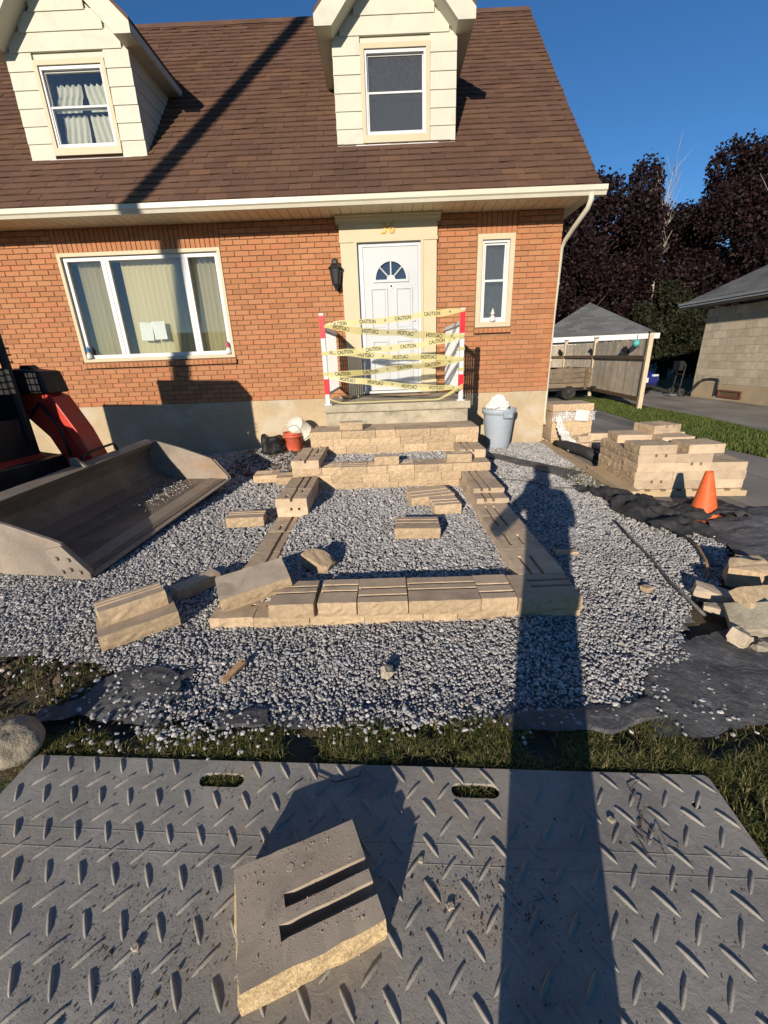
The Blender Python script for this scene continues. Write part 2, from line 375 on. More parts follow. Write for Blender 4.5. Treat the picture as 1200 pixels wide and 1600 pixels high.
def outside_walls(px, py):
    return ~((px > -0.80) & (px < 0.83) & (py > 2.26) & (py < 5.7)) 
pts = []
for (y0, y1, dens, sz) in ((1.2, 2.2, 8200, 0.0077), (2.2, 3.2, 6000, 0.0088), (3.2, 4.4, 3500, 0.0106), (4.4, 7.1, 2300, 0.0128)):
    px, py = scatter(GR_OUT, dens, -3.4 if y1 < 4.5 else -4.6, 2.7, y0, y1); k_ = outside_walls(px, py); px, py = px[k_], py[k_]
    # only what the photographer's side of the yard can show: leave out what the loader's bucket hides
    pz = np.array([gz(a, b) for a, b in zip(px, py)]) + rng.uniform(-0.006, 0.006, len(px))
    pts.append((np.stack([px, py, pz], 1), rng.lognormal(math.log(sz), 0.28, len(px))))
# strays at the edge, over fabric and grass
for (cx_, cy_, sx_, sy_, n_) in ((0.9, 1.38, 0.5, 0.05, 90), (1.35, 1.42, 0.12, 0.12, 60), (-0.85, 1.32, 0.18, 0.05, 200), (-1.35, 1.55, 0.15, 0.12, 35), (-1.2, 1.5, 0.12, 0.10, 35), (-1.08, 1.45, 0.05, 0.06, 60), (1.3, 1.5, 0.12, 0.08, 30), (-1.6, 1.7, 0.25, 0.12, 60), (0.0, 1.27, 0.5, 0.03, 40), (1.9, 2.7, 0.3, 0.4, 60)):
    px = rng.normal(cx_, sx_, n_); py = rng.normal(cy_, sy_, n_)
    pts.append((np.stack([px, py, np.full(n_, 0.022 if cx_ < -1.05 and cx_ > -1.36 else 0.012)], 1), rng.lognormal(math.log(0.009), 0.3, n_)))
P_ = np.concatenate([a for a, b in pts]); S_ = np.concatenate([b for a, b in pts])
far_ = P_[:, 1] > 3.2
stones('far_yard_gravel', P_[far_], S_[far_], M['gravel'], cube=True, label='grey crushed gravel in the farther yard, up to the house', cat='gravel')
stones('yard_gravel', P_[~far_], S_[~far_], M['gravel'], label='grey crushed gravel spread over the nearer front yard', cat='gravel')
pts = []
def inner_z(x, y): return 0.078 + 0.012 * fbm(x * 2, y * 2, 9)
for (y0, y1, dens, sz) in ((2.2, 3.2, 5200, 0.0096), (3.2, 4.46, 3600, 0.0112)):
    px, py = scatter([(X0 + 0.1, 2.22), (X1, 2.22), (X1, 4.47), (X0 + 0.1, 4.47)], dens, -0.85, 0.9, y0, y1)
    pts.append((np.stack([px, py, np.array([inner_z(a, b) for a, b in zip(px, py)]) + rng.uniform(-0.006, 0.006, len(px))], 1), rng.lognormal(math.log(sz), 0.28, len(px))))
px, py = scatter([(-0.8, 4.6), (0.9, 4.6), (0.9, 5.2), (-0.8, 5.2)], 2300, -0.8, 0.9, 4.6, 5.2)
pts.append((np.stack([px, py, np.full(len(px), 0.315) + rng.uniform(-0.008, 0.012, len(px))], 1), rng.lognormal(math.log(0.014), 0.28, len(px))))
mb = MB(); mb.grid(20, 24, lambda u, v: (-0.82 + 1.72 * u, 2.2 + 2.27 * v, inner_z(-0.82 + 1.72 * u, 2.2 + 2.27 * v) - 0.012)); mb.quad((-0.85, 4.55, 0.305), (0.92, 4.55, 0.305), (0.92, 5.25, 0.305), (-0.85, 5.25, 0.305))
mb.build('step_fill', M['gravel_bed'], org=(0, 0, 0), kind='structure')
stones('step_gravel', np.concatenate([a for a, b in pts]), np.concatenate([b for a, b in pts]), M['gravel'], cube=True, label='grey gravel fill inside the block step walls', cat='gravel')

# ------------------------------------------------------------------ the brick house
house = empty('brick_house', (-3.1, D, 0), 'brown-roofed brick house with two dormers and a white front door', 'house')
SILL, DTOP = 0.944, 2.974
WIN = (-4.794, -2.362, 1.537, 3.055); SWIN = (1.444, 1.994, 1.836, 3.086); DOOR = (-0.56, 0.83, 0.849, 3.36)
HX0, HX1 = -9.0, 2.671
def rect(x0, x1, z0, z1): return [(x0, z0), (x1, z0), (x1, z1), (x0, z1)]
def inset(r, d): return (r[0] + d, r[1] - d, r[2] + d, r[3] - d)
# backing of the brickwork (the mortar) with real openings
core = plate('front_wall', rect(HX0, HX1 - 0.012, BZ0, 3.45), [rect(*inset(WIN, 0.01)), rect(*inset(SWIN, 0.01)), rect(DOOR[0] + 0.1, DOOR[1] - 0.1, BZ0 + 0.05, 3.2)], 0.2)
xform(core, Matrix.Translation((0, D + 0.1 + 0.013, 0)) @ RX90)
front_wall = add('front_wall', xform(core, Matrix.Translation(-WL[house])), M['mortar'], house, WL[house])
def zc(p): return (Vector(p) - Vector((0, 0, CAM_Z))).dot(F_)
def visible(p):
    v = Vector(p) - Vector((0, 0, CAM_Z)); z = v.dot(F_); return abs(v.dot(R_) / z) < 0.97 and abs(v.dot(U_) / z) < 1.28
bricks = []     # (x0, x1, z0, z1)
open_ = [WIN, SWIN, DOOR]
SOLD = [(WIN[0] - 0.02, WIN[1] + 0.02, WIN[3] + 0.002, 3.37), (SWIN[0] - 0.02, SWIN[1] + 0.02, SWIN[3] + 0.002, 3.37)]
ROWL = [(WIN[0] - 0.02, WIN[1] + 0.02, WIN[2] - 0.09, WIN[2] - 0.002), (SWIN[0] - 0.01, SWIN[1] + 0.01, SWIN[2] - 0.085, SWIN[2] - 0.002)]
nrow = int((3.40 - BZ0) / BH)
for r in range(nrow + 1):
    z0 = BZ0 + r * BH; z1 = z0 + BH - 0.0095
    c = -1
    while True:
        c += 1
        a = HX0 + c * BL - (r % 2) * BL * 0.5; b = a + BL - 0.0095
        if a > HX1: break
        segs = [(max(a, HX0), min(b, HX1))]
        for (ox0, ox1, oz0, oz1) in open_ + SOLD + ROWL:
            if z1 > oz0 + 0.012 and z0 < oz1 - 0.012:
                ns = []
                for s0, s1 in segs:
                    if s1 <= ox0 or s0 >= ox1: ns.append((s0, s1)); continue
                    if s0 < ox0 - 0.02: ns.append((s0, ox0 - 0.006))
                    if s1 > ox1 + 0.02: ns.append((ox1 + 0.006, s1))
                segs = ns
        bricks += [(s0, s1, z0, z1) for s0, s1 in segs if s1 - s0 > 0.015]
for (x0, x1, z0, z1) in SOLD:                       # soldier courses over the windows
    n = round((x1 - x0) / 0.0735); w = (x1 - x0) / n
    bricks += [(x0 + i * w, x0 + (i + 1) * w - 0.009, z0, z1) for i in range(n)]
def brick_shape(mb, x0, x1, z0, z1, proud, org=(0, 0, 0)):
    ch = 0.0025; y = D - proud; n = len(mb.v)
    for dx, yy in ((0, D + 0.04), (0, y + ch), (ch, y)):
        mb.v += [Vector((x0 + dx, yy, z0 + dx)), Vector((x1 - dx, yy, z0 + dx)), Vector((x1 - dx, yy, z1 - dx)), Vector((x0 + dx, yy, z1 - dx))]
    for l in (0, 4):
        for i in range(4):
            j = (i + 1) % 4; mb.f.append([n + l + i, n + l + j, n + l + 4 + j, n + l + 4 + i])
    mb.f.append([n + 8, n + 9, n + 10, n + 11])
order = sorted(range(len(bricks)), key=lambda i: -((bricks[i][1] - bricks[i][0]) * 0.08 / zc(((bricks[i][0] + bricks[i][1]) / 2, D, (bricks[i][2] + bricks[i][3]) / 2)) ** 2) if visible(((bricks[i][0] + bricks[i][1]) / 2, D, bricks[i][2])) else 1)
near = set(order[:300]); rest = MB(); shared = {}
for i, b in enumerate(bricks):
    pr = random.uniform(0, 0.004)
    if i in near:
        key = (round(b[1] - b[0], 3), round(b[3] - b[2], 3))
        if key not in shared:
            m1 = MB(); brick_shape(m1, 0, key[0], 0, key[1], 0); shared[key] = m1.mesh('brick', (0, D, 0)); shared[key].materials.append(M['brick'])
        o = bpy.data.objects.new('brick', shared[key]); _finish(o, front_wall, (b[0], D - pr, b[2])); o.rotation_euler = (random.gauss(0, 0.004), random.gauss(0, 0.006), 0)
    else: brick_shape(rest, *b, pr)
rest.build('brickwork', M['brick'], front_wall, kind='stuff')
for (x0, x1, z0, z1) in ROWL:                       # rowlock sills
    n = round((x1 - x0) / 0.076); w = (x1 - x0) / n
    for i in range(n):
        m1 = MB(); m1.prism([(D - 0.05, z0), (D + 0.1, z0), (D + 0.1, z1), (D - 0.05, z1 - 0.022)], x0 + i * w, x0 + (i + 1) * w - 0.007, lambda u, v, t: (t, u, v))
        m1.build('brick', M['brick'], front_wall, org=(x0 + i * w, D, z0))
# other walls, foundation
MB().box2((HX1 - 0.20, D + 0.012, BZ0 + 0.001), (HX1 - 0.001, 13.8, 3.45)).prism([(D + 0.3, 3.45), (13.8, 3.45), (10.45, 6.9)], HX1 - 0.20, HX1 - 0.001, lambda u, v, t: (t, u, v)).build('side_wall', M['brick'], house)
MB().box2((HX0, D + 0.21, BZ0), (HX0 + 0.2, 13.8, 3.45)).prism([(D + 0.3, 3.45), (13.8, 3.45), (10.45, 6.9)], HX0, HX0 + 0.2, lambda u, v, t: (t, u, v)).build('side_wall', M['brick'], house)
MB().box2((HX0 + 0.2, 13.6, BZ0), (HX1 - 0.2, 13.8, 3.45)).build('back_wall', M['brick'], house)
f = MB(); f.box2((HX0, D + 0.004, -0.3), (HX1 - 0.004, 13.8, BZ0 - 0.004)); f.build('foundation', M['foundation'], house)
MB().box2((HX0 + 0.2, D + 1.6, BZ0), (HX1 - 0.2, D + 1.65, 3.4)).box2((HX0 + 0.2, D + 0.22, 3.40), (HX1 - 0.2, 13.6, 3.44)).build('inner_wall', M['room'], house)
# roof: slabs, shingles
E_Y, E_Z, SL = 6.60, 3.485, 1.013; RY = 10.473; RZ = E_Z + (RY - E_Y) * SL; RXR = 2.915
sa = math.atan(SL); n_up = Vector((0, -math.sin(sa), math.cos(sa)))
roof = MB().prism([(E_Y + 0.01, E_Z - 0.045), (RY, RZ - 0.045), (14.34, E_Z - 0.045), (14.34, E_Z - 0.12), (RY, RZ - 0.16), (E_Y + 0.01, E_Z - 0.13)], -9.3, RXR - 0.02, lambda u, v, t: (t, u, v)).build('roof', M['shingle'], house)
EXPO = 0.144; DV = EXPO * math.sin(sa); DH = EXPO * math.cos(sa); ncrs = int((RY - E_Y) / DH) + 1
DORM = [(-0.545, 1.12, 7.41), (-4.935, -3.285, 7.38)]
sh = []
for r in range(ncrs):
    par = r % 2; c = -1
    zb = 3.47 + r * DV
    while True:
        c += 1
        a = -9.0 + c * 0.305 - par * 0.305 * 0.37; b = a + 0.305 - 0.004
        if a > RXR: break
        y = E_Y - 0.012 + r * DH; z = E_Z + (y - E_Y) * SL
        hid = any(dx0 + 0.02 < a and b < dx1 - 0.02 and y > dy + 0.15 and z < 5.3 for dx0, dx1, dy in DORM)
        if not hid: sh.append((max(a, -9.2), min(b, RXR + random.uniform(-0.006, 0.006)), y, z, r))
def shingle_shape(mb, a, b, y, z, lift, tilt):
    L = EXPO + 0.05; d = Vector((0, math.cos(sa), math.sin(sa))); p = Vector((0, y, z)) + n_up * 0.0
    t0 = 0.018 + lift; n = len(mb.v)
    for s_, t_ in ((0, t0), (L, -0.004)):
        q = p + d * s_
        for (x, k_) in ((a, tilt), (b, -tilt)):
            top = q + n_up * t_ + d * (k_ if s_ == 0 else 0); bot = q + n_up * (t_ - 0.012 - lift)
            mb.v += [Vector((x, bot.y, bot.z)), Vector((x, top.y, top.z))]
    mb.f += [[n + 1, n + 3, n + 7, n + 5], [n, n + 2, n + 3, n + 1], [n, n + 1, n + 5, n + 4], [n + 2, n + 6, n + 7, n + 3]]
order = sorted(range(len(sh)), key=lambda i: zc(((sh[i][0] + sh[i][1]) / 2, sh[i][2], sh[i][3])) if visible(((sh[i][0] + sh[i][1]) / 2, sh[i][2], sh[i][3])) else 99)
near = set(order[:300]); rest = MB()
for i, (a, b, y, z, r) in enumerate(sh):
    lift = abs(random.gauss(0, 0.0035)); tl = random.gauss(0, 0.0035)
    mbx = MB() if i in near else rest
    shingle_shape(mbx, a, b, y, z, lift, tl)
    if i in near: mbx.build('shingle', M['shingle'], roof, org=(a, y, z))
rest.build('shingles', M['shingle'], roof, kind='stuff')
m1 = MB()
for i in range(40):
    a = -9.2 + i * 0.303; q = random.uniform(0, .006); m1.prism([(RY - 0.13, RZ - 0.10 + q), (RY, RZ + 0.03 + q), (RY + 0.13, RZ - 0.10 + q), (RY, RZ + 0.005)], a, min(a + 0.302, RXR), lambda u, v, t: (t, u, v))
m1.build('ridge_cap', M['shingle'], roof)
m1 = MB().prism([(E_Y + 0.06, E_Z - 0.005), (RY, RZ - 0.03), (RY, RZ - 0.20), (E_Y + 0.06, E_Z - 0.16)], RXR - 0.018, RXR - 0.004, lambda u, v, t: (t, u, v)); m1.build('rake_board', M['gutter'], roof)
m1 = MB().box2((HX0, 6.615, 3.372), (RXR - 0.03, 6.635, 3.475)); m1.build('fascia', M['gutter'], house)
g = MB().prism([(6.61, 3.345), (6.55, 3.345), (6.535, 3.38), (6.515, 3.395), (6.515, 3.452), (6.525, 3.455), (6.525, 3.40), (6.56, 3.36), (6.60, 3.36), (6.60, 3.455), (6.61, 3.455)], -9.3, 2.985, lambda u, v, t: (t, u, v)); gut = g.build('gutter', M['gutter'], house)
MB().prism([(6.61, 3.345), (6.55, 3.345), (6.535, 3.38), (6.515, 3.395), (6.515, 3.452), (6.61, 3.455)], 2.985, 2.988, lambda u, v, t: (t, u, v)).build('end_cap', M['gutter'], gut)
x = -6.2
while x < 2.86:                                     # grooved soffit panels
    MB().box2((x, 6.636, 3.363), (x + 0.132, D + 0.03, 3.379)).box2((x + 0.132, 6.636, 3.377), (x + 0.142, D + 0.03, 3.378)).build('soffit_panel', M['soffit'], house, org=(x, D, 3.37)); x += 0.142
MB().box2((HX1 + 0.002, D + 0.03, 3.366), (RXR - 0.03, 13.8, 3.378)).box2((-9.3, 6.64, 3.3705), (-6.2, D, 3.379)).build('soffit', M['soffit'], house)
dsp = MB().tube([(2.80, 6.56, 3.37), (2.80, 6.56, 3.30), (2.79, 6.60, 3.22), (2.745, 6.88, 3.07), (2.715, 7.08, 2.96), (2.705, 7.16, 2.88), (2.700, 7.20, 2.0), (2.700, 7.20, 0.4), (2.71, 7.16, 0.28)], [0.036, 0.036, 0.034, 0.034, 0.032, 0.028, 0.026, 0.026, 0.026], 10).build('downspout', M['gutter'], house, smooth=True)
for z in (2.4, 1.3): MB().box2((2.672, 7.17, z), (2.73, 7.23, z + 0.025)).build('bracket', M['gutter'], dsp)

# ---- window helpers: everything faces -Y
def frame_ring(name, x0, x1, z0, z1, w, y0, y1, m, parent, bev=0.003):
    me = plate(name, rect(x0, x1, z0, z1), [rect(x0 + w, x1 - w, z0 + w, z1 - w)], y1 - y0)
    xform(me, Matrix.Translation(-WL[parent]) @ Matrix.Translation((0, (y0 + y1) / 2, 0)) @ RX90)
    return add(name, me, m, parent, WL[parent])
def pane(x0, x1, z0, z1, y, m, parent):
    return MB().box2((x0, y - 0.002, z0), (x1, y + 0.002, z1)).build('pane', m, parent)
# picture window
pw = MB().box2((WIN[0], D - 0.012, WIN[2]), (WIN[0] + 0.001, D + 0.05, WIN[2] + 0.001)).build('picture_window', M['trim'], house, org=(-3.58, D, 1.54))
frame_ring('trim', *WIN, 0.048, D - 0.012, D + 0.09, M['trim'], pw)
frame_ring('window_frame', *inset(WIN, 0.05), 0.055, D + 0.03, D + 0.10, M['white'], pw)
for xm, wd in ((-4.12, 0.12), (-2.93, 0.105)): MB().box2((xm - wd / 2, D + 0.033, WIN[2] + 0.105), (xm + wd / 2, D + 0.095, WIN[3] - 0.105)).box2((xm - 0.006, D + 0.026, WIN[2] + 0.107), (xm + 0.006, D + 0.04, WIN[3] - 0.107)).build('mullion', M['white'], pw)
PX = [(-4.689, -4.18), (-4.06, -2.983), (-2.877, -2.467)]
for a, b in PX: pane(a - 0.005, b + 0.005, WIN[2] + 0.1, WIN[3] - 0.1, D + 0.07, M['glass'], pw)
for k_, (a, b) in enumerate(PX):                    # vertical blinds
    x = a - 0.03 if k_ else a + 0.10
    while x < b + 0.06:
        ang = rad(22 if k_ == 1 else 48) + random.gauss(0, 0.03); w = 0.086
        if k_ == 1 and x < a + 0.06: x += 0.08; continue
        mb = MB(); zt, zb = WIN[3] - 0.09, WIN[2] + 0.085
        mb.grid(3, 1, lambda u, v: (x + (u - 0.5) * w * math.cos(ang), D + 0.19 + (u - 0.5) * w * math.sin(ang) + 0.006 * math.sin(u * math.pi), zb + (zt - zb) * v + random.uniform(0, 0.0005)))
        mb.build('blind_slat', M['blind'], pw, smooth=True); x += 0.083
MB().box2((WIN[0] + 0.06, D + 0.16, WIN[3] - 0.10), (WIN[1] - 0.06, D + 0.22, WIN[3] - 0.055)).build('blind_rail', M['white'], pw)
MB().box2((WIN[0] + 0.02, D + 0.10, WIN[2] + 0.01), (WIN[1] - 0.02, D + 0.25, WIN[2] + 0.05)).build('inner_sill', M['white'], pw)
def paper_material(name):
    k = NT(name); v = k.coord('Generated'); sx = k.n.new('ShaderNodeSeparateXYZ'); k.t.links.new(v, sx.inputs[0])
    ln = k.math('FRACT', k.math('MULTIPLY', sx.outputs['Z'], 17)); a = k.math('GREATER_THAN', ln, 0.55)
    wd = k.noise(v, 55, 2); b = k.math('GREATER_THAN', wd, 0.47)
    mg = k.math('LESS_THAN', k.math('ABSOLUTE', k.math('SUBTRACT', sx.outputs['X'], 0.5)), 0.41)
    f_ = k.math('MULTIPLY', k.math('MULTIPLY', a, b), mg)
    return k.done(k.mix(k.math('MULTIPLY', f_, 0.55), (0.82, 0.82, 0.82), (0.2, 0.2, 0.22)), 0.8)
M['paper'] = paper_material('printed_notice')
for i, (x, z, rz) in enumerate(((-3.735, 1.965, 0.06), (-3.53, 1.975, -0.03))):
    mb = MB().grid(4, 5, lambda u, v: ((u - 0.5) * 0.195, 0.004 * math.sin(u * 5 + v * 3), (v - 0.5) * 0.265)); o = mb.build('paper_notice', M['paper'], org=(0, 0, 0), label='printed paper notice taped inside the picture window, ' + ('left' if i == 0 else 'right') + ' of the two', cat='paper', group='paper notices in the picture window')
    o.location = (x, D + 0.082, z); o.rotation_euler = (0, rz, 0)
# small window
sw = MB().box2((1.7, D + 0.05, SWIN[2]), (1.701, D + 0.051, SWIN[2] + 0.001)).build('side_window', M['trim'], house, org=(1.72, D, 1.84))
frame_ring('trim', *SWIN, 0.072, D - 0.014, D + 0.08, M['trim'], sw)
frame_ring('window_frame', *inset(SWIN, 0.072), 0.036, D + 0.02, D + 0.085, M['white'], sw)
a, b, c_, d_ = inset(SWIN, 0.108)
zm = 2.475
frame_ring('sash', a, b, zm - 0.02, d_, 0.028, D + 0.045, D + 0.08, M['white'], sw); frame_ring('sash', a, b, c_, zm + 0.02, 0.028, D + 0.03, D + 0.044, M['white'], sw)
pane(a + 0.01, b - 0.01, zm, d_ - 0.01, D + 0.064, M['glass_dust'], sw); pane(a + 0.01, b - 0.01, c_ + 0.01, zm, D + 0.037, M['glass_dust'], sw)
mb = MB(); mb.grid(30, 6, lambda u, v: (a + (b - a) * u, D + 0.14 + 0.012 * math.sin(u * 40) , c_ + (d_ - c_) * v)); mb.build('curtain', M['curtain'], sw, smooth=True)
# front door
door = MB()
dl, dr = -0.254, 0.563
fd = empty('front_door', (0, 0, 0)); COL.objects.unlink(fd); bpy.data.objects.remove(fd); 
fan_c = (0.155, 2.545); fan_r = 0.232
arc = [(fan_c[0] + fan_r * math.cos(t), fan_c[1] + fan_r * 1.03 * math.sin(t)) for t in np.linspace(0, math.pi, 25)]
me = plate('front_door', rect(dl, dr, SILL, DTOP), [arc], 0.045); xform(me, Matrix.Translation((0, D + 0.022, 0)) @ RX90)
DO = (0.155, D, SILL)
fdoor = add('front_door', xform(me, Matrix.Translation((-DO[0], -DO[1], -DO[2]))), M['door'], house, DO)
# fanlight: rim, spokes, hub, panes
R2 = fan_r + 0.035
outer = [(fan_c[0] + R2 * math.cos(t), fan_c[1] + R2 * 1.03 * math.sin(t)) for t in np.linspace(0, math.pi, 25)]; outer = [(fan_c[0] + R2, fan_c[1] - 0.035)] + outer + [(fan_c[0] - R2, fan_c[1] - 0.035)]
me = plate('fan_frame', outer, [[(x * 0.985 + fan_c[0] * 0.015, y) for x, y in arc]], 0.02); xform(me, Matrix.Translation((-DO[0], -0.008, -DO[2])) @ RX90)
fan = add('fan_frame', me, M['door'], fdoor, DO)
for t in (45, 90, 135):
    t = rad(t); p = Vector((fan_c[0] + 0.05 * math.cos(t), D - 0.004, fan_c[1] + 0.05 * math.sin(t))); q = Vector((fan_c[0] + (fan_r + 0.01) * math.cos(t), D - 0.004, fan_c[1] + (fan_r + 0.01) * math.sin(t)))
    MB().cyl(p, q, 0.012, 0.012, 6).build('spoke', M['door'], fdoor)
hub = plate('hub', [(fan_c[0] + 0.065 * math.cos(t), fan_c[1] - 0.002 + 0.065 * math.sin(t)) for t in np.linspace(0, math.pi, 15)], [], 0.02); xform(hub, Matrix.Translation((-DO[0], -0.006, -DO[2])) @ RX90); add('hub', hub, M['door'], fdoor, DO)
M['fan_glass'] = glass_mat('fanlight_glass', (0.25, 0.33, 0.4), 0.10, 0.08)
for i in range(4):
    t0, t1 = rad(45 * i), rad(45 * i + 45); pl = [(fan_c[0], fan_c[1])] + [(fan_c[0] + (fan_r - 0.004) * math.cos(t), fan_c[1] + (fan_r - 0.004) * 1.02 * math.sin(t)) for t in np.linspace(t0, t1, 8)]
    me = plate('pane', pl, [], 0.004); xform(me, Matrix.Translation((-DO[0], 0.02, -DO[2])) @ RX90); add('pane', me, M['fan_glass'], fdoor, DO)
for (x0, x1, z0, z1) in ((-0.165, 0.095, 1.85, 2.44), (0.215, 0.475, 1.85, 2.44), (-0.165, 0.095, 1.06, 1.70), (0.215, 0.475, 1.06, 1.70)):
    pn = MB(); pn.prism(rect(x0 + 0.035, x1 - 0.035, z0 + 0.035, z1 - 0.035), -0.009, 0.004, lambda u, v, t: (u, D + t, v)).build('panel', M['door'], fdoor, bevel=0.004)
    frame_ring('moulding', x0, x1, z0, z1, 0.024, D - 0.016, D + 0.002, M['door'], fdoor)
M['brass'] = mat('satin_metal', (0.62, 0.60, 0.56), None, 5, 40, 0.3, 0.05, metal=1.0)
M['dark'] = mat('dark_metal', (0.02, 0.02, 0.021), (0.012, 0.012, 0.013), 6, 50, 0.45, 0.15)
kn = MB().cyl((0.497, D, 1.83), (0.497, D - 0.012, 1.83), 0.032, 0.032, 16).cyl((0.497, D - 0.012, 1.83), (0.497, D - 0.05, 1.83), 0.012, 0.012, 10).cyl((0.497, D - 0.05, 1.83), (0.497, D - 0.075, 1.83), 0.026, 0.022, 14)
kn.build('knob', M['brass'], fdoor, smooth=False)
MB().cyl((0.497, D, 1.98), (0.497, D - 0.022, 1.98), 0.027, 0.024, 16).build('deadbolt', M['brass'], fdoor)
kk = MB().cyl((0.155, D, 2.455), (0.155, D - 0.012, 2.455), 0.034, 0.03, 18).build('knocker', M['brass'], fdoor); MB().cyl((0.155, D - 0.012, 2.455), (0.155, D - 0.016, 2.455), 0.017, 0.017, 14).build('peephole', M['dark'], kk)
# door surround
sur = MB().box2((-0.575, D - 0.055, SILL - 0.06), (-0.375, D + 0.02, 3.03)).build('door_surround', M['trim'], house, org=(0.13, D, SILL))
MB().box2((0.635, D - 0.055, SILL - 0.06), (0.835, D + 0.02, 3.03)).build('pilaster', M['trim'], sur)
for x0, x1 in ((-0.59, -0.36), (0.62, 0.85)): MB().box2((x0, D - 0.068, 3.03), (x1, D + 0.02, 3.075)).build('capital', M['trim'], sur, bevel=0.006); MB().box2((x0 + 0.004, D - 0.064, SILL - 0.06), (x1 - 0.004, D - 0.056, SILL + 0.14)).build('plinth', M['trim'], sur)
MB().box2((-0.582, D - 0.058, 3.076), (0.842, D + 0.02, 3.262)).build('frieze', M['trim'], sur)
MB().prism([(D + 0.02, 3.262), (D - 0.07, 3.262), (D - 0.078, 3.29), (D - 0.11, 3.305), (D - 0.125, 3.335), (D - 0.145, 3.342), (D - 0.145, 3.362), (D + 0.02, 3.362)], -0.625, 0.885, lambda u, v, t: (t, u, v)).build('cornice', M['trim'], sur)
me = plate('casing', rect(-0.375, 0.635, SILL - 0.05, 3.074), [rect(-0.335, 0.60, SILL - 0.051, 3.03)], 0.08); xform(me, Matrix.Translation((-0.13, -0.028, -SILL)) @ RX90); add('casing', me, M['trim'], sur, (0.13, D, SILL))
M['jamb'] = mat('jamb_paint', (0.62, 0.65, 0.68), None, 4, 40, 0.5, 0.05)
me = plate('jamb', rect(-0.335, 0.60, SILL - 0.03, 3.03), [rect(dl - 0.004, dr + 0.004, SILL - 0.031, DTOP + 0.004)], 0.10); xform(me, Matrix.Translation((-0.13, 0.04, -SILL)) @ RX90); add('jamb', me, M['jamb'], sur, (0.13, D, SILL))
MB().box2((-0.335, D - 0.08, SILL - 0.04), (0.60, D + 0.08, SILL - 0.008)).build('threshold', M['white'], sur)
# house number
M['gold'] = mat('gold_numeral', (0.55, 0.33, 0.06), (0.40, 0.22, 0.04), 30, 90, 0.35, 0.1, metal=0.5)
hn = empty('house_number', (0.13, D - 0.06, 3.19), 'gold house number 36 over the front door', 'house number')
for ch, x in (('3', 0.068), ('6', 0.180)):
    me = text_mesh(ch, 0.20, 0.006); xform(me, Matrix.Translation((x - 0.13, -0.005, 0.0)) @ RX90); add('digit', me, M['gold'], hn, WL[hn])
# wall lantern
ln = empty('wall_lantern', (-0.66, D, 2.62), 'black wall lantern with grey glass left of the front door', 'lantern')
M['lamp_glass'] = glass_mat('smoky_glass', (0.35, 0.34, 0.32), 0.1, 0.25)
MB().box2((-0.70, D - 0.02, 2.42), (-0.62, D + 0.0, 2.80)).build('back_plate', M['dark'], ln, bevel=0.006)
MB().cyl((-0.66, D - 0.01, 2.47), (-0.66, D - 0.12, 2.44), 0.014).cyl((-0.66, D - 0.12, 2.43), (-0.66, D - 0.12, 2.48), 0.03, 0.05, 6).build('arm', M['dark'], ln)
LX, LY = -0.665, D - 0.125
MB().lathe([(0.03, 2.47), (0.052, 2.49), (0.082, 2.69), (0.105, 2.70), (0.10, 2.715), (0.05, 2.76), (0.045, 2.80), (0.05, 2.81), (0.0, 2.83)], (LX, LY, 0), 6).build('roof_cap', M['dark'], ln)
for k_ in range(6):
    t = k_ * math.pi / 3; MB().cyl((LX + 0.053 * math.cos(t), LY + 0.053 * math.sin(t), 2.485), (LX + 0.084 * math.cos(t), LY + 0.084 * math.sin(t), 2.70), 0.007, 0.007, 6).build('cage_bar', M['dark'], ln)
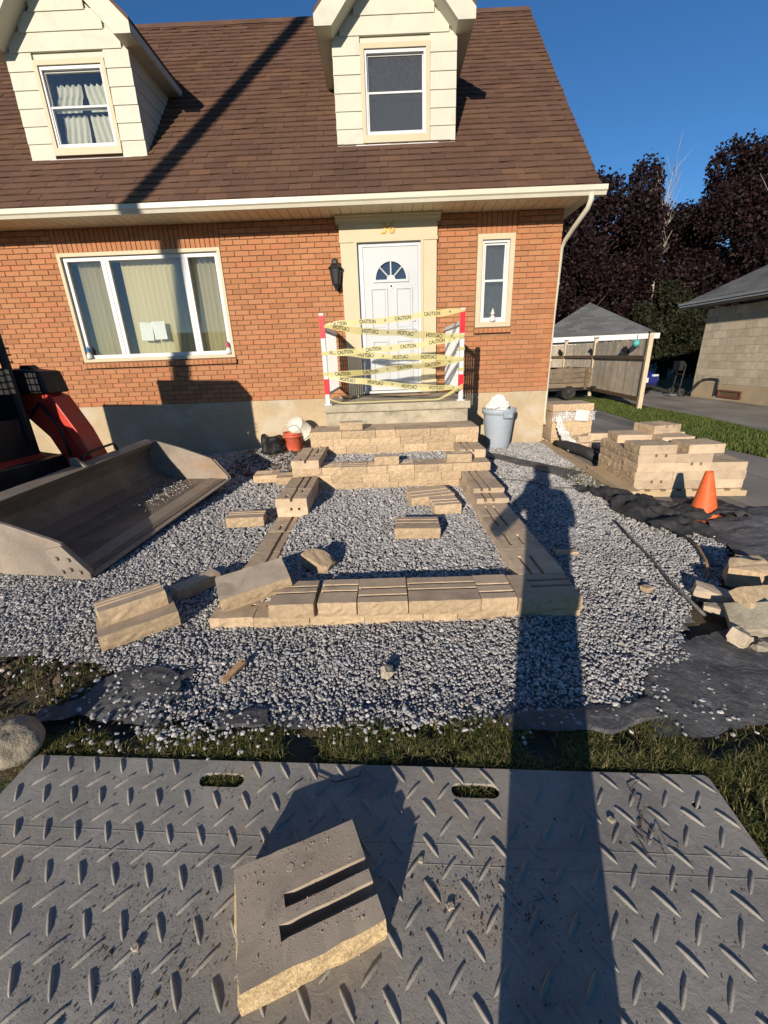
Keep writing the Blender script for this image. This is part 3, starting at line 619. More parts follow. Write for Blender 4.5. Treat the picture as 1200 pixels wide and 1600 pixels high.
# dormers
def siding_board(x0, x1, z0, z1, y, parent, cut=None):
    mb = MB().prism([(y - 0.016, z0), (y + 0.02, z0), (y + 0.02, z1), (y - 0.002, z1)], x0, x1, lambda u, v, t: (t, u, v))
    return mb.build('siding_board', M['cream'], parent, org=((x0 + x1) / 2, y, z0))
def dormer(x0, x1, yf, wx0, wx1, wz0, wz1, curtain):
    zb = E_Z + (yf - E_Y) * SL; zt = 5.46; xc = (x0 + x1) / 2; hw = (x1 - x0) / 2; ov = 0.20
    ze = 5.56                                        # top of the eaves
    dm = MB().prism([(x0 + 0.01, zb - 0.25), (x1 - 0.01, zb - 0.25), (x1 - 0.01, zt), (xc, zt + hw - 0.02), (x0 + 0.01, zt)], yf + 0.021, yf + 0.03, lambda u, v, t: (u, t, v))
    dm.v = []; dm.f = []
    me = plate('dormer', [(x0 + 0.012, zb - 0.2), (x1 - 0.012, zb - 0.2), (x1 - 0.012, zt), (xc, zt + hw), (x0 + 0.012, zt)], [rect(wx0 + 0.01, wx1 - 0.01, wz0 + 0.01, wz1 - 0.01)], 0.06)
    org = (xc, yf, zb); xform(me, Matrix.Translation((-xc, 0.052, -zb)) @ RX90)
    d = add('dormer', me, M['cream'], house, org)
    e = 0.197; z = zb - 0.015; r = 0
    while z < zt + hw - 0.05:                        # lapped boards on the face
        z1 = z + e + 0.012
        half = hw if z + e < zt else max(0.03, hw - (z + e - zt) * 1.0 + 0.1)
        half = min(half, hw)
        a, b = xc - half, xc + half
        j = 0.004 * (r % 2)
        if z < wz1 - 0.02 and z1 > wz0 + 0.02:
            siding_board(a - 0.006, wx0 - 0.001, z, z1, yf, d); siding_board(wx1 + 0.001, b + 0.006, z, z1, yf, d)
        else: siding_board(a - 0.006, b + 0.006, z, z1, yf, d)
        z += e; r += 1
    for s_ in (-1, 1):                               # cheeks: lapped boards meeting the main roof
        x = x0 if s_ < 0 else x1; z = zb - 0.015
        while z < zt + 0.02:
            yb = E_Y + (z + e - E_Z) / SL; ya = yf + 0.012
            if yb > ya: 
                mb = MB().prism([(ya, z), (E_Y + (z - E_Z) / SL + 0.1, z), (yb + 0.1, min(z + e, zt + .05)), (ya, min(z + e, zt + .05))], 0, 1, lambda u, v, t: (x - s_ * 0.02 * (1 - t) + s_ * 0.012 * t * (1 - 0.8 * (v - z) / e), u, v))
                mb.build('siding_board', M['cream'], d, org=(x, ya, z))
            z += e
    # window
    w = MB().box2((wx0, yf - 0.02, wz0), (wx0 + 0.001, yf + 0.0, wz0 + 0.001)).build('dormer_window', M['trim'], d, org=((wx0 + wx1) / 2, yf, wz0))
    frame_ring('trim', wx0, wx1, wz0, wz1, 0.055, yf - 0.022, yf + 0.08, M['trim'], w)
    MB().box2((wx0 + 0.002, yf - 0.028, wz0 + 0.002), (wx1 - 0.002, yf - 0.0225, wz0 + 0.09)).build('sill', M['trim'], w)
    a, b, c, e_ = wx0 + 0.05, wx1 - 0.05, wz0 + 0.09, wz1 - 0.06
    frame_ring('window_frame', a, b, c, e_, 0.035, yf + 0.0, yf + 0.075, M['white'], w)
    zm = (c + e_) / 2 + 0.01
    frame_ring('sash', a + 0.03, b - 0.03, zm - 0.015, e_ - 0.03, 0.022, yf + 0.038, yf + 0.068, M['white'], w)
    frame_ring('sash', a + 0.03, b - 0.03, c + 0.03, zm + 0.015, 0.022, yf + 0.012, yf + 0.036, M['white'], w)
    gm = M['glass'] if curtain else M['glass_dust']
    pane(a + 0.045, b - 0.045, zm, e_ - 0.045, yf + 0.054, gm, w); pane(a + 0.045, b - 0.045, c + 0.045, zm, yf + 0.025, gm, w)
    if curtain:
        for zz0, zz1, sp in ((zm + 0.0, e_ - 0.14, 0.16), (c + 0.02, zm - 0.04, 0.05)):
            for s_ in (-1, 1):
                xm = (a + b) / 2 + (0.03 if zz0 > zm - 0.01 else 0.02)
                mb = MB(); mb.grid(26, 10, lambda u, v: (xm + s_ * ((0.02 + (sp if v < 0.6 else sp * 0.4) * (1 - v) ** 1.2 * (0.4 if s_ < 0 else 0.2)) + u * (0.34 + 0.05 * (1 - v))), yf + 0.15 + 0.022 * math.sin(u * 26 + 2 * v) * (1.1 - 0.5 * v) , zz0 + (zz1 - zz0) * v + 0.012 * math.sin(u * 26)))
                mb.build('curtain', M['curtain'], w, smooth=True)
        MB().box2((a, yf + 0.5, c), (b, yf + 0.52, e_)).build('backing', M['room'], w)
    else:
        mb = MB(); mb.grid(40, 4, lambda u, v: (a + (b - a) * u, yf + 0.13 + 0.008 * math.sin(u * 60), c + (e_ - c) * v)); M.setdefault('shade', sheer_mat('grey_shade', (0.16, 0.16, 0.165), 0.2)); mb.build('curtain', M['shade'], w, smooth=True)
    # roof of the dormer
    yo = yf - 0.26; pitch = 1.0; zr = ze + (hw + ov) * pitch
    yb_e = E_Y + (ze - E_Z) / SL + 0.05; yb_r = E_Y + (zr - E_Z) / SL + 0.05
    rf = MB()
    for s_ in (-1, 1):
        xe = xc + s_ * (hw + ov); t = 0.05
        A = Vector((xe, yo, ze)); B = Vector((xc, yo, zr)); C = Vector((xc, yb_r, zr)); E = Vector((xe, yb_e, ze)); dz = Vector((0, 0, t))
        n = len(rf.v); rf.v += [A, B, C, E, A + dz, B + dz, C + dz, E + dz]
        rf.f += [[n, n + 1, n + 2, n + 3], [n + 4, n + 5, n + 6, n + 7], [n, n + 1, n + 5, n + 4], [n + 1, n + 2, n + 6, n + 5], [n + 2, n + 3, n + 7, n + 6], [n + 3, n, n + 4, n + 7]]
    rfo = rf.build('dormer_roof', M['shingle'], d)
    for s_ in (-1, 1):
        xe = xc + s_ * (hw + ov)
        # boxed rake: front board, flat underside, and the level return at its foot
        rk = MB(); w_ = 0.185
        rk.prism([(xe, ze - 0.002), (xc, zr - 0.002), (xc, zr - w_ * 1.3), (xe - s_ * 0.222, ze - 0.118), (xe, ze - 0.118)], yo - 0.012, yo + 0.012, lambda u, v, t: (u, t, v))
        rk.build('rake_board', M['cream'], d)
        rk = MB().prism([(xe - s_ * 0.004, ze - 0.115), (xe - s_ * 0.22, ze - 0.115), (xc, zr - w_ * 1.3), (xc, zr - w_ * 1.3 + 0.012), (xe - s_ * 0.215, ze - 0.10), (xe - s_ * 0.004, ze - 0.10)], yo + 0.0125, yf + 0.02, lambda u, v, t: (u, t, v)); rk.build('rake_soffit', M['cream'], d)
        fs = MB().prism([(yo + 0.013, ze - 0.10), (yb_e - 0.1, ze - 0.10), (yb_e, ze), (yo + 0.013, ze)], xe - s_ * 0.012, xe, lambda u, v, t: (t, u, v)); fs.build('eave_fascia', M['cream'], d)
        sf = MB().prism([(yf + 0.021, ze - 0.114), (yb_e - 0.12, ze - 0.114), (yb_e - 0.1, ze - 0.10), (yf + 0.021, ze - 0.10)], xe - s_ * 0.013, xe - s_ * 0.215, lambda u, v, t: (t, u, v)); sf.build('eave_soffit', M['cream'], d)
    MB().box2((wx0 - 0.1, yf - 0.02, zb - 0.022), (wx1 + 0.12, yf - 0.002, zb - 0.004)).build('flashing', M['white'], d)
    return d
dormer(DORM[0][0], DORM[0][1], DORM[0][2], -0.182, 0.765, 4.315, 5.39, False)
dormer(DORM[1][0], DORM[1][1], DORM[1][2], -4.592, -3.622, 4.31, 5.355, True)

# ------------------------------------------------------------------ concrete wall blocks
def block_mesh(L, Dp, h, slots=(), seed=0, taper=0.0, rough=(1, 0, 0), chip=0.0):
    """local: split front face at y=0 (towards -Y), x across, z up from 0. slots: (x0, x1, y0, y1, depth). rough: front, left, right"""
    rn = random.Random(seed)
    xs = {-L / 2, L / 2}; ys = {0.0, Dp}
    for a, b, c, d, e in slots: xs |= {max(-L / 2, a), min(L / 2, b)}; ys |= {c, d}
    xs = sorted(xs); ys = sorted(ys)
    def refine(v, step):
        out = [v[0]]
        for a, b in zip(v, v[1:]):
            k = max(1, round((b - a) / step)); out += [a + (b - a) * (i + 1) / k for i in range(k)]
        return out
    xs = refine(xs, 0.04); ys = refine(ys, 0.05)
    nx, ny = len(xs) - 1, len(ys) - 1
    ht = [[h] * ny for _ in range(nx)]
    for a, b, c, d, e in slots:
        for i in range(nx):
            for j in range(ny):
                if a - 1e-6 <= xs[i] and xs[i + 1] <= b + 1e-6 and c - 1e-6 <= ys[j] and ys[j + 1] <= d + 1e-6: ht[i][j] = h - e
    V = []; F = []; FM = []; idx = {}
    seedo = rn.uniform(0, 100)
    def vert(x, y, z):
        key = (round(x, 5), round(y, 5), round(z, 5))
        if key in idx: return idx[key]
        px, py, pz = x, y, z
        if taper: px = x * (1 - taper * y / Dp)
        k = 0.5 if (z < 1e-6 or z > h - 1e-6) else 1.0
        if y < 1e-6 and rough[0]:
            py -= rough[0] * (0.004 + 0.010 * k * (0.5 + mnoise.noise(Vector((x * 22, z * 30, seedo))))) - 0.004 * (1 - k)
            pz += 0.003 * mnoise.noise(Vector((x * 30, z * 30, seedo + 9))) * (1 if z > 0 else 0)
        if x < -L / 2 + 1e-6 and rough[1]: px -= rough[1] * 0.012 * k * (0.5 + mnoise.noise(Vector((y * 22, z * 30, seedo + 3))))
        if x > L / 2 - 1e-6 and rough[2]: px += rough[2] * 0.012 * k * (0.5 + mnoise.noise(Vector((y * 22, z * 30, seedo + 5))))
        px += rn.uniform(-1, 1) * 0.0012; py += rn.uniform(-1, 1) * 0.0012; pz += rn.uniform(-1, 1) * 0.0008
        idx[key] = len(V); V.append((px, py, pz)); return idx[key]
    def face(q, m=0): F.append([vert(*p) for p in q]); FM.append(m)
    zl = [0, h * 0.27, h * 0.5, h * 0.75]
    for i in range(nx):
        for j in range(ny):
            x0, x1, y0, y1, t = xs[i], xs[i + 1], ys[j], ys[j + 1], ht[i][j]
            face([(x0, y0, t), (x1, y0, t), (x1, y1, t), (x0, y1, t)]); face([(x0, y1, 0), (x1, y1, 0), (x1, y0, 0), (x0, y0, 0)])
            if i < nx - 1 and ht[i + 1][j] != t: u = ht[i + 1][j]; face([(x1, y0, t), (x1, y0, u), (x1, y1, u), (x1, y1, t)])
            if j < ny - 1 and ht[i][j + 1] != t: u = ht[i][j + 1]; face([(x0, y1, t), (x1, y1, t), (x1, y1, u), (x0, y1, u)])
    def side(p, q, t, m):
        zz = [z for z in zl if z < t - 1e-4] + [t]
        for a, b in zip(zz, zz[1:]): face([(p[0], p[1], a), (q[0], q[1], a), (q[0], q[1], b), (p[0], p[1], b)], m)
    for i in range(nx):
        side((xs[i], 0.0), (xs[i + 1], 0.0), ht[i][0], 1 if rough[0] else 0); side((xs[i + 1], Dp), (xs[i], Dp), ht[i][-1], 0)
    for j in range(ny):
        side((-L / 2, ys[j + 1]), (-L / 2, ys[j]), ht[0][j], 1 if rough[1] else 0); side((L / 2, ys[j]), (L / 2, ys[j + 1]), ht[-1][j], 1 if rough[2] else 0)
    me = bpy.data.meshes.new('block'); me.from_pydata(V, [], F); me.materials.append(M['block']); me.materials.append(M['split'])
    for p, m in zip(me.polygons, FM): p.material_index = m
    me.update(); return me
_bs = [0]
def slots_for(L, Dp, style):
    g1, g2, w, d = Dp * 0.42, Dp * 0.68, 0.024, 0.03
    if style == 'full': return [(-L / 2, L / 2, g1, g1 + w, d), (-L / 2, L / 2, g2, g2 + w, d)]
    if style == 'right': return [(-L * 0.2, L / 2, g1, g1 + w, d), (-L * 0.2, L / 2, g2, g2 + w, d)]
    if style == 'left': return [(-L / 2, L * 0.2, g1, g1 + w, d), (-L / 2, L * 0.2, g2, g2 + w, d)]
    if style == 'mid': return [(-L * 0.25, L * 0.25, g1 - 0.02, g1 + w - 0.02, d), (-L * 0.3, L * 0.45, g2, g2 + w, d)]
    if style == 'short': return [(-L * 0.38, -L * 0.08, g2, g2 + w, d), (L * 0.12, L * 0.4, g1 - 0.05, g1 + w - 0.05, d), (-L / 2, L / 2, g1 + 0.01, g1 + w + 0.012, d)]
    if style == 'front': return [(-L / 2, L / 2, Dp * 0.2, Dp * 0.2 + w, d), (-L / 2, L / 2, Dp * 0.52, Dp * 0.52 + w, d)]
    return []
BHT = 0.0925
def block(name, x, y, z, L, Dp, rz, style='none', parent=None, h=BHT, taper=0.0, rough=(1, 0, 0), rot=None, m0=None, **t):
    _bs[0] += 1
    me = block_mesh(L, Dp, h, slots_for(L, Dp, style), _bs[0], taper, rough)
    if m0: me.materials[0] = m0
    o = bpy.data.objects.new(name, me); COL.objects.link(o)
    if parent is not None: o.parent = parent; o.location = Vector((x, y, z)) - WL[parent]
    else: o.location = (x, y, z)
    e = rot or (0, 0, 0); o.rotation_euler = (rad(e[0]) + random.gauss(0, 0.003), rad(e[1]) + random.gauss(0, 0.003), rad(rz) + random.gauss(0, 0.008))
    WL[o] = Vector((x, y, z))
    return tag(o, t.get('label'), t.get('cat'), t.get('group'))
L1, L2, L3, L4, L5, L6, L7 = 0.0575, 0.150, 0.2425, 0.335, 0.4275, 0.520, 0.6125
# front wall: buried base course and the top course
fw = empty('front_step_wall', (0, 2.05, 0), 'two-course tan block wall across the front of the new steps', 'block wall')
def course(parent, y, z, xs, style, Dp=0.26, h=BHT, j=0.006, **k):
    for a, b in zip(xs, xs[1:]):
        block('block', (a + b) / 2, y + random.uniform(-j, j), z, b - a - 0.004, Dp, random.uniform(-.6, .6), random.choice(style) if isinstance(style, list) else style, parent, h=h, **k)
course(fw, 2.062, L1 - BHT, [-1.07, -0.81, -0.48, -0.16, 0.18, 0.38, 0.66, 0.83, 1.09], ['full', 'front', 'full'])
for a, b, st, yy in ((-0.705, -0.445, 'full', 2.040), (-0.425, -0.200, 'full', 2.045), (-0.196, 0.094, 'front', 2.042), (0.097, 0.508, 'full', 2.036), (0.511, 0.716, 'front', 2.044), (0.72, 1.078, 'right', 2.034)):
    block('block', (a + b) / 2, yy, L1 + 0.0, b - a - 0.003, 0.262, random.uniform(-.4, .4), st, fw, rough=(1, 0, 1 if b > 1 else 0))
# side walls
lw = empty('left_step_wall', (-0.9, 3.2, 0), 'stepped tan block wall on the left side of the new steps', 'block wall')
for a, b, st in ((2.14, 2.52, 'full'), (2.52, 2.94, 'full'), (2.94, 3.34, 'full'), (3.34, 3.74, 'short'), (3.74, 4.1, 'full'), (4.1, 4.46, 'full')):
    block('block', -1.052, (a + b) / 2, L1 - BHT, b - a - 0.004, 0.285, -90, st, lw)
for z in (L1, L2):
    for a, b in ((3.70, 4.06), (4.06, 4.44)) if z == L1 else ((3.69, 4.02), (4.02, 4.44)):
        block('block', -1.048, (a + b) / 2, z, b - a - 0.003, 0.285, -90, 'short' if z == L2 and a < 3.8 else 'full', lw, rough=(1, 0, 0))
for a, b, st in ((4.43, 4.78, 'short'), (4.78, 5.14, 'full')): block('block', -1.03, (a + b) / 2, L4, b - a - 0.004, 0.29, -90, st, lw)
rw = empty('right_step_wall', (0.95, 3.2, 0), 'stepped tan block wall on the right side, under the photographer shadow', 'block wall')
for a, b in ((2.30, 2.70), (2.70, 3.1), (3.1, 3.5), (3.5, 3.9), (3.9, 4.3), (4.3, 4.46)): block('block', 1.088, (a + b) / 2, L1 - BHT, b - a - 0.004, 0.285, 90, 'none', rw)
for a, b, st in ((2.302, 2.66, 'left'), (2.66, 3.0, 'mid'), (3.0, 3.32, 'right'), (3.32, 3.66, 'left'), (3.66, 4.06, 'none'), (4.06, 4.46, 'none')): block('block', 1.085, (a + b) / 2, L1, b - a - 0.003, 0.285, 90, st, rw)
for y0, z, l in ((3.63, L2, 0.82), (3.80, L2 + 0.048, 0.65)):
    block('block', 1.105, y0 + l / 4, z, l / 2 - 0.003, 0.285, 90, 'full', rw, h=0.0475, rough=(1, 0, 0)); block('block', 1.105, y0 + l * 0.75, z, l / 2 - 0.003, 0.285, 90, 'full' if z > L2 else 'none', rw, h=0.0475)
for a, b, st in ((4.70, 5.14, 'full'),): block('block', 1.13, (a + b) / 2, L4, b - a - 0.004, 0.29, 90, st, rw)
# first riser
r1 = empty('lower_riser_wall', (0.05, 4.46, 0.07), 'three-course tan block riser at the back of the lower step', 'block wall')
course(r1, 4.462, L1, [-0.76, -0.48, -0.16, 0.12, 0.45, 0.62, 0.80], 'none'); course(r1, 4.468, L2, [-0.78, -0.62, -0.28, 0.02, 0.30, 0.60, 0.82], 'none')
course(r1, 4.458, L3, [-1.045, -0.72, -0.50, -0.22, 0.0, 0.30, 0.56, 0.72, 1.135], ['full', 'front', 'none'])
r2 = empty('upper_riser_wall', (0.05, 5.15, 0.3), 'three-course tan block riser below the concrete porch', 'block wall')
course(r2, 5.16, L4 - BHT, [-0.75, -0.35, 0.05, 0.45, 0.85], 'none')
course(r2, 5.155, L4, [-0.72, -0.50, -0.12, 0.22, 0.52, 0.84], 'none'); course(r2, 5.16, L5, [-0.94, -0.66, -0.20, 0.18, 0.46, 0.86, 1.14], 'none'); course(r2, 5.15, L6, [-0.945, -0.55, -0.13, 0.12, 0.55, 0.78, 1.145], ['none', 'none'], Dp=0.30)
for a, b, st in ((-0.94, -0.5, 'right'), (-0.5, 0.1, 'none'), (0.1, 0.6, 'none'), (0.6, 1.14, 'none')): block('block', (a + b) / 2, 5.455, L6, b - a - 0.004, 0.21, 0, st, r2, rough=(0, 0, 0))
for a, b in ((-0.95, 0.1), (0.1, 1.15)): block('block', (a + b) / 2, 5.46, L5, b - a - 0.004, 0.2, 0, 'none', r2, rough=(0, 1, 1)); block('block', (a + b) / 2, 5.43, L4 - 0.09, b - a - 0.004, 0.2, 0, 'none', r2, rough=(0, 1, 1), h=0.18); block('block', (a + b) / 2, 5.41, -0.02, b - a - 0.004, 0.2, 0, 'none', r2, rough=(0, 1, 1), h=0.264)
LB = dict(cat='block')
# loose blocks
block('loose_block', 0.0, 4.50, L4, 0.27, 0.12, 3, 'none', m0=M['blockdark'], rough=(1, 0, 0), label='small loose block on the middle of the lower riser wall', **LB)
block('loose_block', 0.80, 4.50, L4, 0.27, 0.16, -2, 'mid', rough=(1, 0, 0), label='loose block on the lower riser wall near its right end', **LB)
block('loose_block', -0.43, 5.22, L7 + 0.002, 0.28, 0.15, 2, 'none', m0=M['blockdark'], label='loose brown block on the upper riser wall just below the porch', **LB)
block('loose_block', 0.225, 3.04, 0.082, 0.36, 0.25, -3, 'full', label='loose block with two grooves alone in the middle of the step gravel', taper=0.04, **LB)
block('loose_block', 0.545, 3.58, 0.08, 0.25, 0.25, 6, 'front', label='squarish loose block near the right wall in the step gravel', **LB)
block('loose_block', 0.44, 3.86, 0.08, 0.44, 0.25, 14, 'front', rot=(4, 0, 0), label='long loose block lying askew below the lower riser wall', rough=(1, 1, 0), taper=0.1, **LB)
block('loose_block', -1.34, 3.60, 0.01, 0.34, 0.20, 8, 'full', rot=(0, 2, 0), label='loose grooved block on the gravel between loader bucket and left wall', **LB)
block('loose_block', -0.80, 2.17, L1 + 0.045, 0.42, 0.24, 24, 'none', rot=(7, -6, 0), m0=M['blockdark'], label='plain brown block tipped on the front left corner of the step wall', **LB)
block('loose_block', -1.42, 1.975, 0.004, 0.40, 0.22, 36, 'none', rough=(1, 0, 0), label='lower block of the crossed pair left of the front wall', **LB)
block('loose_block', -1.48, 2.06, 0.004 + BHT, 0.34, 0.19, 40, 'full', rot=(-7, 0, 0), rough=(1, 1, 0), label='grooved upper block of the pair left of the front wall', **LB)
block('loose_block', -1.29, 2.47, 0.0, 0.30, 0.10, 52, 'none', h=0.08, m0=M['blockdark'], label='narrow block half in shadow left of the front corner', rough=(1, 1, 0), **LB)
block('loose_block', -1.52, 5.02, 0.03, 0.30, 0.26, 5, 'left', label='left one of two grooved blocks on the gravel behind the bucket', **LB)
block('loose_block', -1.22, 4.90, 0.03, 0.28, 0.26, 4, 'full', label='right one of two grooved blocks on the gravel, touching the left wall', **LB)
def shard(name, d, seed):
    """angular broken piece: hull of a box with knocked-off corners"""
    rn = random.Random(seed * 7 + 1); bm = bmesh.new()
    for sx in (-1, 1):
        for sy in (-1, 1):
            for sz in (-1, 1):
                k = rn.choice([0, 0, 1]) * rn.uniform(0.2, 0.5)
                for ax in ((1, 0, 0), (0, 1, 0), (0, 0, 1)) if k else ((0, 0, 0),):
                    bm.verts.new(((sx * (0.5 - k * ax[0]) + rn.gauss(0, .03)) * d[0], (sy * (0.5 - k * ax[1]) + rn.gauss(0, .03)) * d[1], (sz * (0.5 - k * ax[2]) + rn.gauss(0, .03)) * d[2]))
    r = bmesh.ops.convex_hull(bm, input=bm.verts); bmesh.ops.delete(bm, geom=[g for g in r['geom_interior'] if isinstance(g, bmesh.types.BMVert)], context='VERTS')
    bmesh.ops.subdivide_edges(bm, edges=bm.edges, cuts=2, use_grid_fill=True)
    for v in bm.verts: v.co += v.co.normalized() * 0.10 * min(d) * mnoise.noise(v.co * (3.2 / max(d)) + Vector((seed, 0, 0))) + v.normal * 0.02 * min(d) * rn.gauss(0, 1)
    me = bpy.data.meshes.new(name); bm.to_mesh(me); bm.free(); return me
def chunk(name, loc, dims, rz, seed, m, rough=0.25, rot=(0, 0), n=2, **t):
    bm = bmesh.new(); bmesh.ops.create_cube(bm, size=1.0); bmesh.ops.subdivide_edges(bm, edges=bm.edges, cuts=n + 1, use_grid_fill=True)
    rn = Vector((seed * 3.7, seed * 1.3, seed))
    for v in bm.verts:
        p = v.co.copy(); k = mnoise.noise(p * 2.3 + rn) * rough + mnoise.noise(p * 5.5 + rn) * rough * 0.5
        v.co = p * (1 + k) ; v.co.x *= dims[0]; v.co.y *= dims[1]; v.co.z *= dims[2]
    me = bpy.data.meshes.new(name); bm.to_mesh(me); bm.free()
    if name in ('broken_block', 'rubble_block', 'block_chip', 'pebble'): me = shard(name, dims, seed)
    o = add(name, me, m, None, loc, **t); o.rotation_euler = (rad(rot[0]), rad(rot[1]), rad(rz)); return o
chunk('broken_block', (-0.50, 2.62, 0.125), (0.21, 0.13, 0.10), -32, 3, M['split'], 0.35, (12, 18), label='jagged broken block piece behind the tipped corner block', cat='broken block')
chunk('block_chip', (-0.035, 1.62, 0.022), (0.045, 0.05, 0.05), 20, 5, M['concrete'], 0.3, (10, 25), label='small pale stone chip alone in the front gravel', cat='stone chip')
chunk('block_chip', (1.62, 2.30, 0.02), (0.06, 0.045, 0.03), 20, 6, M['split'], 0.3, label='small tan stone chip right of the front wall corner', cat='stone chip')
M['wood'] = mat('old_wood', (0.42, 0.27, 0.14), (0.28, 0.17, 0.085), 8, 90, 0.85, 0.4)
chunk('wood_shim', (-0.79, 1.655, 0.025), (0.028, 0.13, 0.02), -28, 8, M['wood'], 0.35, (10, 20), label='brown splinter of wood standing askew in the front gravel', cat='wood')
chunk('wood_offcut', (1.33, 2.84, 0.02), (0.17, 0.05, 0.03), 0, 9, M['split'], 0.12, label='short tan offcut in the shadow beside the right wall', cat='offcut')
# the block lying on the mat
_bs[0] = 900
bm_l, bm_d = 0.355, 0.262
me = block_mesh(bm_l, bm_d, 0.09, [(-bm_l * 0.22, bm_l / 2, 0.052, 0.085, 0.05), (-bm_l * 0.16, bm_l / 2, 0.116, 0.149, 0.05)], 901, 0.02, (1.3, 1.3, 0)); me.materials[0] = M['blockdark']; M['aggregate'] = mat('aggregate_face', (0.78, 0.60, 0.34), (0.40, 0.28, 0.14), 110, 260, 0.95, 1.0, 0.005, dirt=(0.25, 0.17, 0.09), dscale=130, damount=0.7); me.materials[1] = M['aggregate']
o = add('loose_block', me, None, None, (-0.210, 0.575, 0.014), label='dusty brown block with two slots lying on the black mat', cat='block'); o.rotation_euler = (0, 0, rad(21.5))
gq = np.stack([rng.uniform(-0.17, 0.17, 650), rng.uniform(0.01, 0.255, 650), np.full(650, 0.0905)], 1); gq[:, 2] -= 0.05 * (((gq[:, 1] > 0.055) & (gq[:, 1] < 0.083) & (gq[:, 0] > -0.078)) | ((gq[:, 1] > 0.118) & (gq[:, 1] < 0.146) & (gq[:, 0] > -0.057)))
go_ = stones('grit', gq, rng.lognormal(math.log(0.0010), 0.5, 650), M['blockdark']); go_.parent = o
MB().cyl((-0.03, 0.205, 0.088), (-0.03, 0.205, 0.0908), 0.011, 0.011, 18).build('moulded_dot', M['blockdark'], None, org=(0, 0, 0)); dot = bpy.data.objects['moulded_dot']; dot.parent = o; dot.location = (0, 0, 0)

# ------------------------------------------------------------------ porch, railings, tape
PT = 0.878
porch = empty('concrete_porch', (0.16, 5.65, 0), 'weathered concrete porch slab in front of the door', 'porch')
sl_ = MB(); sl_.grid(60, 20, lambda u, v: (-0.815 + 1.94 * u, 5.63 + 1.475 * v, PT + 0.003 * fbm(u * 9, v * 9, 4))); sl_.build('slab_top', M['concrete'], porch)
mb = MB(); NZ = 5
mb.grid(80, NZ, lambda u, v: (-0.815 + 1.94 * u, 5.63 - 0.004 * fbm(u * 25, v * 3, 1) - (0.006 if 0.1 < v < 0.9 else 0), PT - 0.095 + 0.095 * v + 0.003 * fbm(u * 9, 0 if v > 0.9 else 3, 4)))
mb.build('slab_edge', M['concrete'], porch)
MB().box2((-0.813, 5.636, PT - 0.09), (1.123, 7.105, PT - 0.004)).build('slab', M['concrete'], porch)
mb = MB().box2((-0.79, 5.68, -0.1), (1.10, 7.105, PT - 0.09)); mb.build('base', M['concrete'], porch)
mb = MB(); mb.grid(50, 10, lambda u, v: (-0.79 + 1.89 * u, 5.672 - max(0, 0.018 * fbm(u * 7, v * 1.6, 11)), L7 - 0.05 + (PT - 0.095 - L7 + 0.05) * v)); mb.build('parging', M['concrete'], porch)
M['red'] = mat('red_tape', (0.72, 0.03, 0.035), (0.6, 0.02, 0.03), 8, 60, 0.35, 0.2)
def railing(x, side, label):
    r = empty('porch_railing', (x, 5.69, PT), label, 'railing')
    p = MB().box2((x - 0.028, 5.66, PT), (x + 0.028, 5.716, 1.985)).build('post', M['white'], r, bevel=0.004)
    for z0, z1 in ((1.70, 1.96), (1.02, 1.21)): MB().box2((x - 0.031, 5.657, z0), (x + 0.031, 5.719, z1)).build('red_tape_band', M['red'], p)
    for z in (1.50, 1.25): MB().box2((x - 0.033, 5.655, z), (x + 0.033, 5.721, z + 0.04)).build('tape_wrap', M['tape'], p)
    MB().box2((x - 0.05, 5.64, PT + 0.001), (x + 0.05, 5.74, PT + 0.016)).build('foot', M['white'], p)
    xs = x - side * 0.0; x2 = x - side * 0.02
    for z0, z1, w, nm in ((1.80, 1.845, 0.052, 'top_rail'), (1.00, 1.035, 0.034, 'bottom_rail')):
        MB().prism([(5.717, z0), (7.09, z0), (7.09, z1), (5.717, z1)], -w / 2, w / 2, lambda u, v, t: (x + (x2 - x) * (u - 5.717) / 1.37 + t, u, v)).build(nm, M['white'], r, bevel=0.003)
    y = 5.80
    while y < 7.05:
        xx = x + (x2 - x) * (y - 5.717) / 1.37; MB().box2((xx - 0.011, y - 0.011, 1.036), (xx + 0.011, y + 0.011, 1.80)).build('baluster', M['white'], r); y += 0.098
def tape_material():
    k = NT('caution_tape'); k.n.remove(k.p); d = k.n.new('ShaderNodeBsdfDiffuse'); t = k.n.new('ShaderNodeBsdfTranslucent'); g = k.n.new('ShaderNodeBsdfGlossy'); g.inputs['Roughness'].default_value = 0.3
    for q in (d, t): q.inputs[0].default_value = (0.66, 0.60, 0.25, 1)
    m = k.n.new('ShaderNodeMixShader'); m.inputs[0].default_value = 0.25; k.t.links.new(d.outputs[0], m.inputs[1]); k.t.links.new(t.outputs[0], m.inputs[2])
    m2 = k.n.new('ShaderNodeMixShader'); m2.inputs[0].default_value = 0.05; k.t.links.new(m.outputs[0], m2.inputs[1]); k.t.links.new(g.outputs[0], m2.inputs[2]); tr = k.n.new('ShaderNodeBsdfTransparent'); m3 = k.n.new('ShaderNodeMixShader'); m3.inputs[0].default_value = 0.22; k.t.links.new(m2.outputs[0], m3.inputs[1]); k.t.links.new(tr.outputs[0], m3.inputs[2]); k.t.links.new(m3.outputs[0], k.out.inputs[0]); return k.m
M['tape'] = tape_material(); M['ink'] = mat('black_print', (0.02, 0.02, 0.02), None, 5, 20, 0.6, 0)
railing(-0.752, -1, 'white metal porch railing left of the door'); railing(1.0, 1, 'white metal porch railing right of the door')
TW = 0.072
